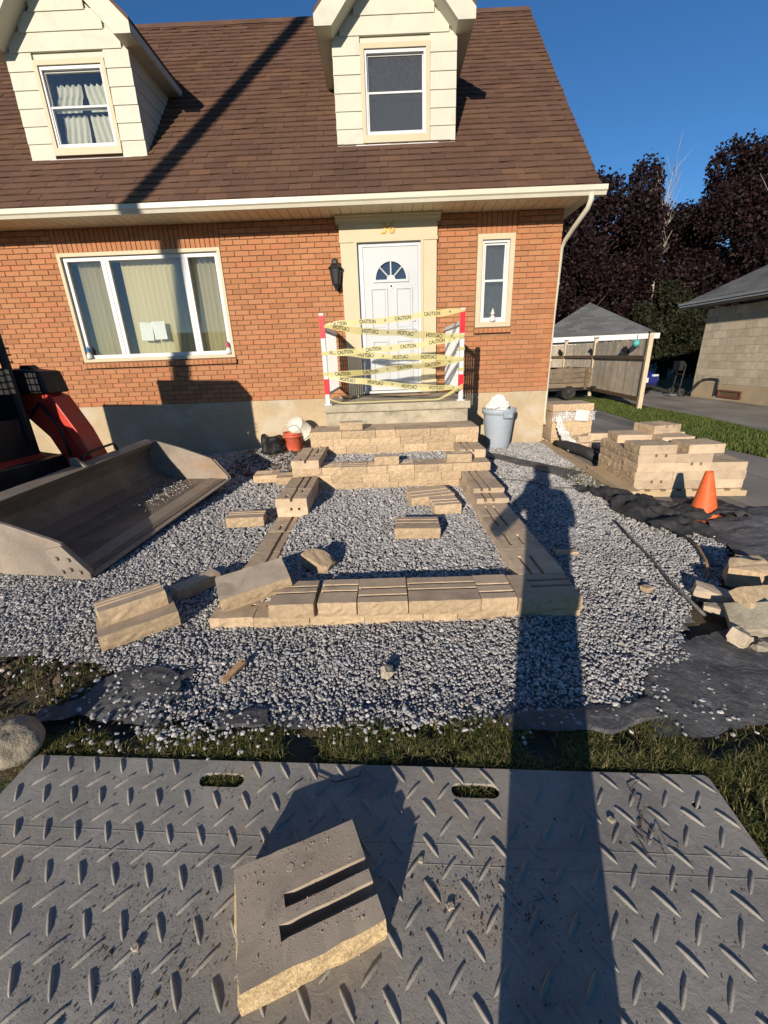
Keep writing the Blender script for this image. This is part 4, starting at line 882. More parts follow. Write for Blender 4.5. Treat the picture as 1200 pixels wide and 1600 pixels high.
def tape(i, a, b, mirror, label, sag=0.012, yo=0.0, twist=0.0, w=TW):
    y = 5.648 - yo; r = empty('caution_tape', (a[0], y, a[1]), label, 'caution tape', 'caution tape strands across the porch')
    n = 36; ln_ = math.hypot(b[0] - a[0], b[1] - a[1]); an = math.atan2(b[1] - a[1], b[0] - a[0])
    def mid(u):
        return (a[0] + (b[0] - a[0]) * u, y - 0.008 * math.sin(u * 7 + i) , a[1] + (b[1] - a[1]) * u - sag * 4 * u * (1 - u) + 0.006 * math.sin(u * 11 + i * 2) + 0.004 * math.sin(u * 29 + i * 5))
    def fn(u, v):
        x, yy, z = mid(u); ww = w * (1 + 0.10 * math.sin(u * 17 + i * 3)) * (0.45 + 0.55 * min(1, min(u, 1 - u) * 9)); s_ = (v - 0.5) * ww
        return (x - s_ * math.sin(an), yy + twist * s_ * math.sin(u * 3.1), z + s_ * math.cos(an))
    mb = MB(); mb.grid(n, 2, fn); mb.build('strip', M['tape'], r, smooth=True)
    step = 0.29; k_ = 0.16 + 0.05 * (i % 3); j = 0
    while k_ < ln_ - 0.1:
        u = k_ / ln_; x, yy, z = mid(u)
        big = j % 3 != 2
        me = text_mesh('CAUTION' if big else 'H', 0.062 if big else 0.045, 0.0006, mirror); me.transform(Matrix.Scale(0.72, 4, (1, 0, 0)))
        for v in me.vertices:                        # lay the lettering on the strip
            uu = u + v.co.x / ln_; X, Y, Z = mid(min(max(uu, 0), 1)); s_ = v.co.y
            v.co = (X - s_ * math.sin(an) - a[0], Y - 0.0025 - abs(v.co.z) - y + twist * s_ * math.sin(min(max(uu, 0), 1) * 3.1), Z + s_ * math.cos(an) - a[1])
        add('lettering', me, M['ink'], r, WL[r]); k_ += 0.36 if big and (j + 1) % 3 != 2 else 0.22; j += 1
TP = [((-0.70, 1.845), (1.02, 1.965), False, 'topmost strand of yellow caution tape rising to the right post'),
      ((-0.72, 1.835), (1.02, 1.665), True, 'second strand of caution tape from the top, lettering reversed'),
      ((-0.74, 1.525), (1.02, 1.655), False, 'third strand of caution tape from the top, rising to the right'),
      ((-0.74, 1.535), (1.02, 1.405), True, 'fourth strand of caution tape from the top, lettering reversed'),
      ((-0.74, 1.262), (1.02, 1.395), False, 'fifth strand of caution tape from the top, rising to the right'),
      ((-0.73, 1.245), (1.00, 1.035), True, 'sixth strand of caution tape from the top, lettering reversed'),]
for i, (a, b, mr, lb) in enumerate(TP): tape(i, a, b, mr, lb, 0.014 + 0.009 * (i % 3), 0.004 * (i % 2), (0.5, -0.7, 0.35)[i % 3])
r = empty('caution_tape', (-0.7, 5.63, 0.9), 'slack end of caution tape drooping along the porch edge', 'caution tape', 'caution tape strands across the porch')
mb = MB(); mb.grid(30, 1, lambda u, v: (-0.72 + 1.74 * u, 5.635 - 0.01 * math.sin(u * 9), 0.895 + 0.012 + (0.16 * max(0, u - 0.82) / 0.18 if u > 0.82 else 0) + 0.05 * max(0, 0.08 - u) / 0.08 + (v - 0.5) * (0.016 + 0.05 * max(0, u - 0.8) / 0.2))); mb.build('strip', M['tape'], r, smooth=True)
me = text_mesh('CAUTION', 0.05, 0.0006); me.transform(Matrix.Translation((0.925 + 0.7, -0.012, 0.085)) @ Matrix.Rotation(rad(-38), 4, 'Y') @ RX90 @ Matrix.Scale(0.6, 4, (1, 0, 0))); add('lettering', me, M['ink'], r, WL[r])
chunk('wood_scrap', (-0.55, 6.6, PT + 0.025), (0.28, 0.16, 0.03), 8, 21, M['split'], 0.12, label='scrap board on the porch behind the left post', cat='board')
mb = MB(); mb.grid(14, 6, lambda u, v: (-0.05 + 0.75 * u, 6.55 + 0.35 * v, PT + 0.012 + 0.018 * math.sin(v * math.pi) + 0.006 * fbm(u * 6, v * 6, 2))); mb.build('door_mat', M['split'], label='crumpled tan door mat at the foot of the door', cat='mat', smooth=True)

# ------------------------------------------------------------------ loader on the left
M['red_paint'] = mat('loader_red', (0.50, 0.045, 0.028), (0.40, 0.03, 0.02), 3, 40, 0.38, 0.06, dirt=(0.2, 0.12, 0.08), dscale=5, damount=0.35)
M['black_paint'] = mat('loader_black', (0.018, 0.018, 0.019), (0.012, 0.012, 0.012), 4, 50, 0.5, 0.15, dirt=(0.08, 0.07, 0.06), dscale=5, damount=0.3)
M['rubber'] = mat('track_rubber', (0.022, 0.022, 0.022), (0.014, 0.014, 0.014), 8, 60, 0.85, 0.4, dirt=(0.12, 0.1, 0.08), dscale=7, damount=0.5)
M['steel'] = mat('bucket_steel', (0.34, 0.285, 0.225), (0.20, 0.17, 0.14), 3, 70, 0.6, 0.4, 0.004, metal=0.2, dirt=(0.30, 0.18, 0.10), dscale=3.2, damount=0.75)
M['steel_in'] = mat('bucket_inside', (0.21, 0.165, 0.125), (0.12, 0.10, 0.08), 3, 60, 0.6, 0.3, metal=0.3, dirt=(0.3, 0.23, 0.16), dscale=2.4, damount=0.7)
C0 = Vector((-2.09, 3.80, 0.09)); e_ = Vector((0.26, 2.15, 0.10)).normalized(); f_ = Vector((0.9926, -0.1208, 0.0)); f_ = (f_ - e_ * f_.dot(e_)).normalized(); u_ = f_.cross(e_).normalized()
def B(u, v, z): return C0 + f_ * u + e_ * v + u_ * z              # bucket space
hd = math.atan2(-0.1208, 0.9926); ch_, sh_ = math.cos(hd), math.sin(hd)
def K(u, v, z): v = v * 1.12 - 0.24; return Vector((C0.x + u * ch_ - v * sh_, C0.y + u * sh_ + v * ch_, z))   # chassis space (level)
loader = empty('track_loader', K(-2.2, 0, 0), 'red and black compact loader with its steel bucket lowered on the gravel', 'loader')
HW = 1.08
prof = [(0, 0), (-0.30, 0.0), (-0.58, 0.0), (-0.72, 0.035), (-0.83, 0.11), (-0.895, 0.20), (-0.91, 0.29), (-0.89, 0.38), (-0.85, 0.45)]
back = [(u - 0.02 if i > 3 else u, z - (0.022 if i < 5 else 0.0)) for i, (u, z) in enumerate(prof)]
sh_poly = prof + back[::-1]
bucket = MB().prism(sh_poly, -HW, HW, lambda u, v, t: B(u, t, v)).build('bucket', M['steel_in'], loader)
MB().prism([(-0.80, 0.465), (-0.91, 0.37), (-0.96, 0.37), (-0.97, 0.465), (-0.90, 0.50)], -HW, HW, lambda u, v, t: B(u, t, v)).build('top_beam', M['steel'], bucket, bevel=0.006)
side = [(0.03, -0.03), (0.035, 0.03), (-0.13, 0.245), (-0.20, 0.275), (-0.50, 0.385), (-0.84, 0.485), (-0.94, 0.42), (-0.95, 0.2), (-0.85, 0.05), (-0.7, -0.025)]
for s_ in (-1, 1):
    pl = MB().prism(side, s_ * HW, s_ * (HW + 0.028), lambda u, v, t: B(u, t, v)).build('side_plate', M['steel'], bucket, bevel=0.004)
    wp = MB().prism([(0.045, -0.035), (0.05, 0.02), (-0.11, 0.235), (-0.26, 0.20), (-0.17, -0.035)], s_ * (HW + 0.029), s_ * (HW + 0.05), lambda u, v, t: B(u, t, v)).build('wear_plate', M['steel'], bucket, bevel=0.004)
    for (u, z) in ((-0.02, 0.03), (-0.09, 0.05), (-0.08, 0.13), (-0.16, 0.03), (-0.17, 0.14)): MB().cyl(B(u, s_ * (HW + 0.05), z), B(u, s_ * (HW + 0.066), z), 0.019, 0.016, 6).build('bolt', M['steel'], wp)
MB().prism([(0.05, -0.022), (0.05, -0.012), (-0.2, 0.012), (-0.2, 0.002)], -HW - 0.02, HW + 0.02, lambda u, v, t: B(u, t, v)).build('cutting_edge', M['steel'], bucket)
hk = MB().tube([B(-0.90, 0.10, 0.495), B(-0.90, 0.12, 0.55), B(-0.895, 0.3, 0.575), B(-0.89, 0.55, 0.575), B(-0.89, 0.58, 0.52), B(-0.89, 0.58, 0.495)], 0.013, 6).build('grab_bar', M['black_paint'], bucket)
MB().prism([(-0.80, 0.475), (-0.96, 0.485), (-0.95, 0.56), (-0.90, 0.56)], 0.02, 0.05, lambda u, v, t: B(u, t, v)).build('lug', M['steel'], bucket)
n_ = 260; uu = rng.uniform(-0.7, -0.25, n_); vv = rng.normal(0.55, 0.22, n_); zz = 0.012 + rng.uniform(0, 0.02, n_)
Pb = np.array([B(a, b, c)[:] for a, b, c in zip(uu, vv, zz)]); o = stones('loose_gravel', Pb, rng.lognormal(math.log(0.009), 0.25, n_), M['gravel']); o.parent = bucket; o.location = -WL[bucket]; o['kind'] = 'stuff'
# chassis
def kb(u0, u1, v0, v1, z0, z1, name, m, parent=loader, **k):
    mb = MB(); mb.prism([(u0, z0), (u1, z0), (u1, z1), (u0, z1)], v0, v1, lambda u, v, t: K(u, t, v)); return mb.build(name, m, parent, **k)
body = MB().prism([(-1.45, 0.22), (-1.42, 0.62), (-1.6, 0.80), (-3.55, 0.95), (-3.65, 0.75), (-3.6, 0.30), (-3.2, 0.2)], -0.42, 0.42, lambda u, v, t: K(u, t, v)).build('body', M['red_paint'], loader, bevel=0.01)
kb(-2.62, -3.62, -0.40, 0.40, 0.95, 1.72, 'engine_hood', M['red_paint'], bevel=0.03)
kb(-1.30, -1.40, -0.58, 0.58, 0.15, 0.62, 'coupler_plate', M['black_paint'], bevel=0.01)
for s_ in (-1, 1):
    pts_ = [(-1.55 - 0.0, 0.02), (-1.35, 0.12), (-1.28, 0.3), (-1.38, 0.48), (-1.7, 0.56), (-2.9, 0.72), (-3.25, 0.66), (-3.35, 0.42), (-3.15, 0.12), (-2.9, 0.02)]
    tr = MB().prism(pts_, s_ * 0.45, s_ * 0.80, lambda u, v, t: K(u, t, v)).build('track', M['rubber'], loader, bevel=0.03)
    for k_ in range(5): MB().cyl(K(-1.65 - 0.34 * k_, s_ * 0.80, 0.18), K(-1.65 - 0.34 * k_, s_ * 0.825, 0.18), 0.12, 0.11, 14).build('track_wheel', M['black_paint'], tr)
    # lift arm: rear pivot, top beam, drop to the bucket
    arm = [(-3.35, 1.36), (-3.30, 1.22), (-2.2, 1.10), (-1.62, 1.02), (-1.42, 0.80), (-1.30, 0.50), (-1.17, 0.36), (-1.03, 0.38), (-1.00, 0.56), (-1.10, 0.78), (-1.20, 1.06), (-1.33, 1.22), (-1.55, 1.30), (-2.4, 1.36)]
    a = MB().prism(arm, s_ * 0.50, s_ * 0.60, lambda u, v, t: K(u, t, v)).build('lift_arm', M['red_paint'], loader, bevel=0.012)
    MB().prism([(-1.22, 1.20), (-1.30, 1.235), (-1.12, 0.78), (-1.02, 0.56), (-0.96, 0.58), (-1.05, 0.86)], s_ * 0.46, s_ * 0.66, lambda u, v, t: K(u, t, v)).build('arm_gusset', M['red_paint'], a, bevel=0.01)
    MB().cyl(K(-1.55, s_ * 0.55, 1.13), K(-1.18, s_ * 0.55, 0.55), 0.035, 0.035, 10).cyl(K(-1.18, s_ * 0.55, 0.55), K(-1.05, s_ * 0.55, 0.42), 0.02, 0.02, 10).build('tilt_cylinder', M['black_paint'], a)
    MB().cyl(K(-1.12, s_ * 0.43, 0.46), K(-1.12, s_ * 0.68, 0.46), 0.045, 0.045, 12).build('pivot_pin', M['steel'], a)
    MB().tube([K(-1.55, s_ * 0.47, 1.0), K(-1.35, s_ * 0.44, 1.15), K(-1.2, s_ * 0.44, 0.9), K(-1.15, s_ * 0.42, 0.6)], 0.016, 6).build('hose', M['black_paint'], a, smooth=True)
# black work-light panel over the far arm and the grab rail beside it
MB().prism([(-1.62, 1.24), (-1.20, 1.235), (-1.24, 1.44), (-1.50, 1.47), (-1.62, 1.44)], 0.42, 0.66, lambda u, v, t: K(u, t, v)).build('light_panel', M['black_paint'], loader, bevel=0.02)
MB().prism([(-1.52, 1.47), (-1.38, 1.465), (-1.42, 1.50), (-1.50, 1.50)], 0.50, 0.58, lambda u, v, t: K(u, t, v)).build('lamp', M['black_paint'], loader)
MB().tube([K(-1.66, 0.40, 1.0), K(-1.68, 0.40, 1.48), K(-1.72, 0.40, 1.62), K(-1.85, 0.40, 1.66), K(-2.0, 0.40, 1.6)], 0.022, 8).build('grab_rail', M['black_paint'], loader, smooth=True)
kb(-1.52, -1.46, -0.40, 0.40, 0.60, 1.02, 'control_panel', M['black_paint'], bevel=0.01)
# cab
cab = kb(-1.38, -2.68, -0.41, 0.36, 2.03, 2.12, 'cab_roof', M['black_paint'], bevel=0.03)
for u in (-1.44, -2.62):
    for v in (-0.385, 0.33): MB().cyl(K(u, v, 0.8), K(u, v, 2.05), 0.035, 0.035, 8).build('cab_post', M['black_paint'], cab)
for s_ in (-1, 1):
    kb(-1.44, -2.62, s_ * 0.35 - 0.02, s_ * 0.37 - 0.02, 0.8, 1.48, 'side_panel', M['black_paint'], cab); kb(-1.44, -2.62, s_ * 0.35 - 0.02, s_ * 0.37 - 0.02, 1.70, 2.04, 'side_panel', M['black_paint'], cab)
    mb = MB()
    for k_ in range(19): u = -1.44 - 0.06 * k_; mb.cyl(K(u, s_ * 0.36 - 0.02, 1.47), K(u, s_ * 0.36 - 0.02, 1.71), 0.007, 0.007, 5)
    for z in (1.53, 1.59, 1.65): mb.cyl(K(-1.37, s_ * 0.36 - 0.02, z), K(-2.62, s_ * 0.36 - 0.02, z), 0.007, 0.007, 5)
    mb.build('side_screen', M['black_paint'], cab)
kb(-2.60, -2.66, -0.37, 0.37, 0.9, 2.06, 'rear_panel', M['black_paint'], cab)
kb(-1.95, -2.45, -0.25, 0.25, 0.80, 1.35, 'seat', M['black_paint'], cab, bevel=0.04)

# ------------------------------------------------------------------ things round the house front
def pail(name, c, r0, r1, h, m, label, tilt=None, lid=False, cat='bucket', handle=True):
    Mx = Matrix.Translation(c) @ (tilt or Matrix.Identity(4))
    e = empty(name, c, label, cat)
    mb = MB().lathe([(0.0, 0.0), (r0, 0.0), (r0 + 0.004, 0.01), (r0 + (r1 - r0) * 0.78, h * 0.78), (r1 + 0.008, h * 0.79), (r1 + 0.008, h * 0.82), (r1, h * 0.83), (r1 + 0.002, h * 0.9), (r1 + 0.01, h * 0.905), (r1 + 0.01, h), (r1 - 0.004, h), (r1 - 0.006, h * 0.95), (r0 - 0.004, 0.012), (0.0, 0.012)], n=28, M=Mx)
    mb.build('shell', m, e, smooth=True)
    if handle: MB().tube([Mx @ Vector((r1 * math.cos(t), r1 * math.sin(t) - 0.03 - 0.05 * math.sin(t / 1.0) * 0, h * 0.86 - 0.20 * math.sin(t))) + Vector((0, -0.02, 0)) for t in np.linspace(math.pi, 2 * math.pi, 14) if True], 0.005, 6).build('wire_handle', M['white'], e)
    return e
M['orange_plastic'] = mat('orange_plastic', (0.62, 0.12, 0.06), (0.5, 0.095, 0.05), 5, 40, 0.45, 0.1, dirt=(0.45, 0.4, 0.35), dscale=9, damount=0.45)
M['white_plastic'] = mat('white_plastic', (0.72, 0.70, 0.60), (0.62, 0.6, 0.5), 5, 40, 0.45, 0.1, dirt=(0.4, 0.37, 0.3), dscale=9, damount=0.35)
zg = gz(-1.5, 6.72)
pail('plastic_pail', (-1.49, 6.70, zg - 0.01), 0.125, 0.15, 0.30, M['orange_plastic'], 'orange red plastic pail left of the porch')
pail('plastic_pail', (-1.44, 6.66, zg + 0.425), 0.135, 0.155, 0.30, M['white_plastic'], 'dirty white plastic pail tipped upside down on the orange pail', tilt=Matrix.Rotation(rad(-24), 4, 'Z') @ Matrix.Rotation(rad(-128), 4, 'X'), handle=False)
M['black_bag'] = mat('black_plastic', (0.022, 0.022, 0.023), (0.012, 0.012, 0.012), 6, 40, 0.42, 0.5, 0.02)
chunk('black_bag', (-1.80, 6.55, 0.20), (0.30, 0.26, 0.27), 20, 31, M['black_bag'], 0.45, (0, 10), n=4, label='crumpled black plastic bag beside the orange pail', cat='bag', smooth=True)
# grey bin
M['grey_plastic'] = mat('grey_plastic', (0.36, 0.41, 0.46), (0.31, 0.36, 0.41), 3, 40, 0.5, 0.1, dirt=(0.45, 0.42, 0.38), dscale=6, damount=0.3)
bc = (1.80, 6.72, 0.035)
bn = empty('grey_bin', bc, 'round blue-grey plastic bin beside the right foundation', 'bin')
MB().lathe([(0.0, 0.0), (0.185, 0.0), (0.19, 0.01), (0.235, 0.50), (0.236, 0.52), (0.262, 0.53), (0.266, 0.60), (0.255, 0.605), (0.235, 0.59), (0.18, 0.02), (0.0, 0.02)], bc, 36).build('shell', M['grey_plastic'], bn, smooth=True)
for a in (-75, 105): 
    t = rad(a); Mx = Matrix.Translation(bc) @ Matrix.Rotation(t, 4, 'Z'); MB().box((0.268, 0, 0.525), (0.05, 0.15, 0.10), M=Mx).build('handle', M['grey_plastic'], bn, bevel=0.012)
me = plate('handle_rim', rect(-0.065, 0.065, -0.045, 0.045), [rect(-0.045, 0.045, -0.028, 0.028)], 0.01); xform(me, Matrix.Translation((0.07, -0.293, 0.525)) @ Matrix.Rotation(rad(14), 4, 'Z') @ RX90); add('handle_rim', me, M['grey_plastic'], bn, bc)
def crumple(name, c, d, m, seed, n=4, **t):
    bm = bmesh.new(); bmesh.ops.create_icosphere(bm, subdivisions=n, radius=1.0); s0 = Vector((seed * 2.1, seed, seed * 0.7))
    for v in bm.verts:
        p = v.co.copy(); r = abs(mnoise.noise(p * 2.2 + s0)) * 0.5 + abs(mnoise.noise(p * 5 + s0)) * 0.25 + mnoise.noise(p * 1.2 + s0) * 0.3
        v.co = Vector((p.x * d[0], p.y * d[1], p.z * d[2])) * (0.75 + r)
    me = bpy.data.meshes.new(name); bm.to_mesh(me); bm.free(); return add(name, me, m, None, c, **t)
M['film'] = mat('white_film', (0.78, 0.77, 0.72), (0.66, 0.65, 0.6), 9, 40, 0.35, 0.6, 0.02)
crumple('film_bundle', (1.78, 6.72, 0.68), (0.17, 0.15, 0.15), M['film'], 4, label='crumpled white plastic film stuffed into the grey bin', cat='plastic film')
# timbers between yard and drive
M['timber'] = mat('timber', (0.50, 0.38, 0.23), (0.38, 0.28, 0.17), 4, 60, 0.85, 0.35, rnd=0.06)
def timber(a, b, w, h, name, label, cat, m=None, roll=0):
    a, b = Vector(a), Vector(b); d = (b - a).normalized(); s_ = d.cross(Vector((0, 0, 1))).normalized(); up = s_.cross(d)
    mb = MB()
    for p in (a, b): mb.v += [p - s_ * w / 2, p + s_ * w / 2, p + s_ * w / 2 + up * h, p - s_ * w / 2 + up * h]
    mb.f = [[3, 2, 1, 0], [4, 5, 6, 7], [0, 1, 5, 4], [1, 2, 6, 5], [2, 3, 7, 6], [3, 0, 4, 7]]
    return mb.build(name, m or M['timber'], label=label, cat=cat, bevel=0.004)
timber((2.66, 7.0, -0.01), (2.57, 5.05, -0.01), 0.14, 0.045, 'edging_board', 'farther flat board along the driveway edge, next to the foundation', 'board')
timber((2.58, 5.06, 0.0), (2.49, 4.03, 0.0), 0.15, 0.085, 'edging_board', 'nearer thick board along the driveway edge, before the block stack', 'board')
# block stack on a pallet
sc_ = Vector((2.60, 4.20, 0)); srz = -4.0; ca, sa_ = math.cos(rad(srz)), math.sin(rad(srz))
def SP(u, v, z): return Vector((sc_.x + u * ca - v * sa_, sc_.y + u * sa_ + v * ca, z))
pl = empty('pallet', SP(0.5, 0.45, 0), 'low wooden pallet under the big block stack', 'pallet')
def spbox(u0, u1, v0, v1, z0, z1, name, m, parent): return MB().prism([(u0, v0), (u1, v0), (u1, v1), (u0, v1)], z0, z1, lambda u, v, t: SP(u, v, t)).build(name, m, parent)
for k_ in range(7): spbox(0.0 + k_ * 0.158, 0.10 + k_ * 0.158, -0.02, 0.96, 0.028, 0.05, 'deck_board', M['timber'], pl)
for k_ in range(3): spbox(-0.02, 1.12, -0.015 + k_ * 0.44, 0.06 + k_ * 0.44, -0.03, 0.028, 'runner', M['timber'], pl)
LAY = ['lowest', 'second', 'third', 'fourth', 'fifth', 'sixth']; COLN = ['left', 'middle', 'right']; ROWN = ['front', 'middle', 'back']
cu_, rv_ = [0.0, 0.37, 0.72, 1.08], [0.0, 0.31, 0.62, 0.93]
def stack_block(i, j, k_, du=0, dv=0, rzj=0, style=None):
    u0, u1, v0, v1 = cu_[i], cu_[i + 1], rv_[j], rv_[j + 1]; p = SP(u0 + du, (v0 + v1) / 2 + dv, 0.051 + k_ * 0.0925)
    block('stacked_block', p.x, p.y, p.z, v1 - v0 - 0.004, u1 - u0 - 0.004, -90 + srz + rzj, style or random.choice(['full', 'none', 'none', 'right', 'left', 'none']), rough=(1, 0, 0), label='tan block in the %s layer of the pallet stack, %s row, %s column' % (LAY[k_], ROWN[j], COLN[i]), cat='block', group='blocks stacked on the pallet')
for k_ in range(4):
    for i in range(3):
        for j in range(3):
            if i == 2 and k_ == 3: continue
            stack_block(i, j, k_, random.uniform(-.006, .006), random.uniform(-.004, .004))
stack_block(0, 0, 4, -0.01, 0.0, 3); stack_block(0, 2, 4, 0.06, 0, -4); stack_block(1, 0, 4, 0.10, -0.0, 2); stack_block(1, 1, 4, 0.05, 0.1, 3); stack_block(1, 2, 4, 0.1, 0.06, 2); stack_block(1, 2, 5, 0.03, 0.0, 14)
# cone
M['cone'] = mat('cone_orange', (0.72, 0.13, 0.03), (0.58, 0.10, 0.025), 6, 50, 0.55, 0.1, dirt=(0.4, 0.2, 0.12), dscale=8, damount=0.5)
cn = empty('traffic_cone', (2.83, 3.50, 0.0), 'faded orange traffic cone leaning in black fabric before the block stack', 'cone')
Mx = Matrix.Translation((2.83, 3.50, 0.01)) @ Matrix.Rotation(rad(-5), 4, 'Y')
MB().lathe([(0.115, 0.02), (0.108, 0.03), (0.033, 0.40), (0.028, 0.415), (0.022, 0.415), (0.02, 0.39)], n=28, M=Mx).build('body', M['cone'], cn, smooth=True)
mb = MB(); mb.box((0.0, 0, -0.008), (0.27, 0.27, 0.02), M=Mx); mb.build('base', M['cone'], cn, bevel=0.01)
# landscape fabric
def fabric_mat(name, c1, c2):
    k = NT(name); v = k.coord(); n = k.noise(v, 5, 6, 0.65, 0.4); w1 = k.n.new('ShaderNodeTexWave'); w1.inputs['Scale'].default_value = 60; w1.inputs['Distortion'].default_value = 2; k.t.links.new(v, w1.inputs[0])
    nb = k.bump(k.noise(v, 300, 3, 0.7), 0.3, 0.003, k.bump(k.noise(v, 16, 4, 0.6, 1.2), 0.45, 0.015, k.bump(n, 0.5, 0.03)))
    return k.done(k.mix(k.ramp(k.noise(v, 22, 5, 0.7), [(0.55, (0, 0, 0)), (0.7, (0.55, 0.55, 0.55))]), k.ramp(n, [(0.35, c2), (0.7, c1)]), tuple(q * 2.2 for q in c1)), 0.7, nb, 0, 0.35)
M['fabric'] = fabric_mat('landscape_fabric', (0.15, 0.148, 0.14), (0.065, 0.064, 0.062)); M['fabric_black'] = fabric_mat('black_sheeting', (0.04, 0.04, 0.04), (0.02, 0.02, 0.02))
def fabric(q, z, amp, freq, seed, m, label, n=56, edge=0.12, ridge=False, thin=0.0):
    q = [Vector((a, b, 0)) for a, b in q]
    mb = MB(); uv = []
    def fn(u, v):
        p = (q[0] * (1 - u) + q[1] * u) * (1 - v) + (q[3] * (1 - u) + q[2] * u) * v
        f1 = fbm(p.x * freq, p.y * freq, seed, 4); f2 = fbm(p.x * freq * 0.45 + 7, p.y * freq * 0.45, seed + 4, 3)
        h = (1 - abs(f1) * 2.2) if ridge else f1
        fall = min(1, 5 * min(u, 1 - u, v, 1 - v) + 0.15)
        return (p.x + 0.05 * f2, p.y + 0.05 * fbm(p.x * 3, p.y * 3, seed + 8), z + amp * fall * (max(0, h) * 0.8 + 0.35 + 0.4 * f2))
    mb.grid(n, n, fn); keep = []
    for idx, f in enumerate(mb.f):
        i, j = idx % n, idx // n; u, v = (i + .5) / n, (j + .5) / n; d = min(u, 1 - u, v, 1 - v)
        if d > edge * (0.5 + 0.9 * fbm(u * 4 + seed, v * 4, seed)) : keep.append(f)
    mb.f = keep; o = mb.build('landscape_fabric', m, org=(q[0].x, q[0].y, 0), label=label, cat='fabric', smooth=True)
    bm = bmesh.new(); bm.from_mesh(o.data); bmesh.ops.delete(bm, geom=[v for v in bm.verts if not v.link_faces], context='VERTS'); bm.to_mesh(o.data); bm.free()
    return o
fabric([(1.98, 4.55), (2.62, 3.9), (2.62, 2.98), (2.18, 3.0)], 0.015, 0.085, 3.4, 1.0, M['fabric_black'], 'heap of shiny black sheeting in front of the thick edging board', ridge=True, edge=0.10)
fabric([(2.45, 3.9), (3.15, 3.78), (3.25, 3.30), (2.42, 3.28)], 0.012, 0.085, 3.8, 5.0, M['fabric_black'], 'black sheeting bunched round the foot of the traffic cone', ridge=True)
fabric([(2.72, 3.40), (3.7, 3.75), (4.0, 1.9), (2.35, 2.35)], 0.012, 0.07, 2.0, 9.0, M['fabric'], 'wide grey landscape fabric spread right of the gravel', edge=0.06)
fabric([(0.95, 1.22), (1.30, 1.75), (2.3, 2.05), (2.0, 1.28)], 0.006, 0.018, 2.4, 13.0, M['fabric'], 'dark fabric flap below the rubble at the right edge', edge=0.05)
fabric([(-1.62, 1.42), (-1.36, 1.76), (-0.98, 1.70), (-1.00, 1.30)], 0.010, 0.016, 3.4, 17.0, M['fabric'], 'torn fabric patch showing through the gravel near the boulder', edge=0.12)
fabric([(1.36, 6.25), (1.58, 6.35), (2.5, 5.0), (2.2, 4.72)], 0.018, 0.016, 3.0, 21.0, M['fabric'], 'strip of fabric lying in gravel beyond the shadow of the head', edge=0.07)
fabric([(0.42, 1.25), (0.42, 1.36), (1.15, 1.43), (1.15, 1.28)], 0.010, 0.012, 4.0, 25.0, M['fabric'], 'strip of fabric along the front gravel edge in the photographer shadow', edge=0.08)
fabric([(-0.78, 1.32), (-0.80, 1.42), (-0.55, 1.43), (-0.52, 1.33)], 0.008, 0.012, 5.0, 29.0, M['fabric'], 'small scrap of fabric at the front gravel edge, left of centre', edge=0.06)
MB().tube([(1.99, 3.40, 0.03), (1.93, 3.05, 0.028), (1.88, 2.7, 0.03), (1.80, 2.35, 0.03), (1.77, 2.0, 0.02)], 0.009, 6).build('cord', M['fabric'], label='dark cord lying along the right gravel from heap to rubble', cat='cord', smooth=True)
MB().tube([(2.36, 3.0, 0.03), (2.30, 2.8, 0.035), (2.22, 2.62, 0.03), (2.10, 2.42, 0.025)], 0.010, 6).build('stick', M['wood'], label='thin brown stick beside the fabric edge above the rubble', cat='stick', smooth=True)
MB().tube([(1.35, 4.85, 0.03), (1.6, 4.72, 0.032), (1.9, 4.4, 0.03), (2.1, 4.32, 0.05)], 0.008, 6).build('cord', M['fabric'], label='dark cord running from the heap of sheeting into the head shadow', cat='cord', smooth=True)
# rubble heap at the right edge
rb = [((1.93, 2.02, 0.15), (0.40, 0.16, 0.08), 14, (34, 8), 'M', 'large sunlit broken block leaning on top of the rubble heap'), ((1.80, 1.90, 0.09), (0.26, 0.22, 0.09), -28, (24, -18), 'P', 'pale broken lump at the near side of the rubble heap'),
      ((2.02, 1.86, 0.07), (0.34, 0.2, 0.09), -20, (8, 12), 'M', 'broken block at the near right of the rubble heap'), ((1.82, 2.20, 0.055), (0.26, 0.13, 0.08), -35, (0, 8), 'D', 'flat dark shard at the left of the rubble heap'),
      ((2.14, 2.35, 0.10), (0.30, 0.14, 0.18), -30, (12, 0), 'M', 'upright broken block at the back of the rubble heap'), ((1.76, 2.05, 0.04), (0.22, 0.10, 0.06), -30, (0, 0), 'D', 'thin dark slab under the rubble heap'),
      ((1.66, 1.80, 0.05), (0.12, 0.10, 0.09), 30, (10, 20), 'D', 'small dark lump at the front corner of the rubble heap'), ((2.25, 2.12, 0.16), (0.34, 0.2, 0.10), 40, (-12, 14), 'M', 'broken block at the right of the rubble heap, cut by the picture edge'), ((1.72, 1.74, 0.03), (0.08, 0.05, 0.05), 5, (15, 0), 'P', 'tiny pale shard in front of the rubble heap'), ((2.28, 2.48, 0.07), (0.26, 0.18, 0.12), 10, (10, 10), 'M', 'farthest broken block behind the rubble heap')]
for i, (loc, dm, rz, rt, mk, lb) in enumerate(rb): chunk('broken_block', (loc[0] + 0.12, loc[1] - 0.03, loc[2] * 0.85), tuple(q * 0.8 for q in dm), rz, 41 + i, {'M': M['split'], 'P': M['blockpale'] if 'blockpale' in M else M['concrete'], 'D': M['blockdark']}[mk], 0.22, rt, n=3, label=lb, cat='broken block')
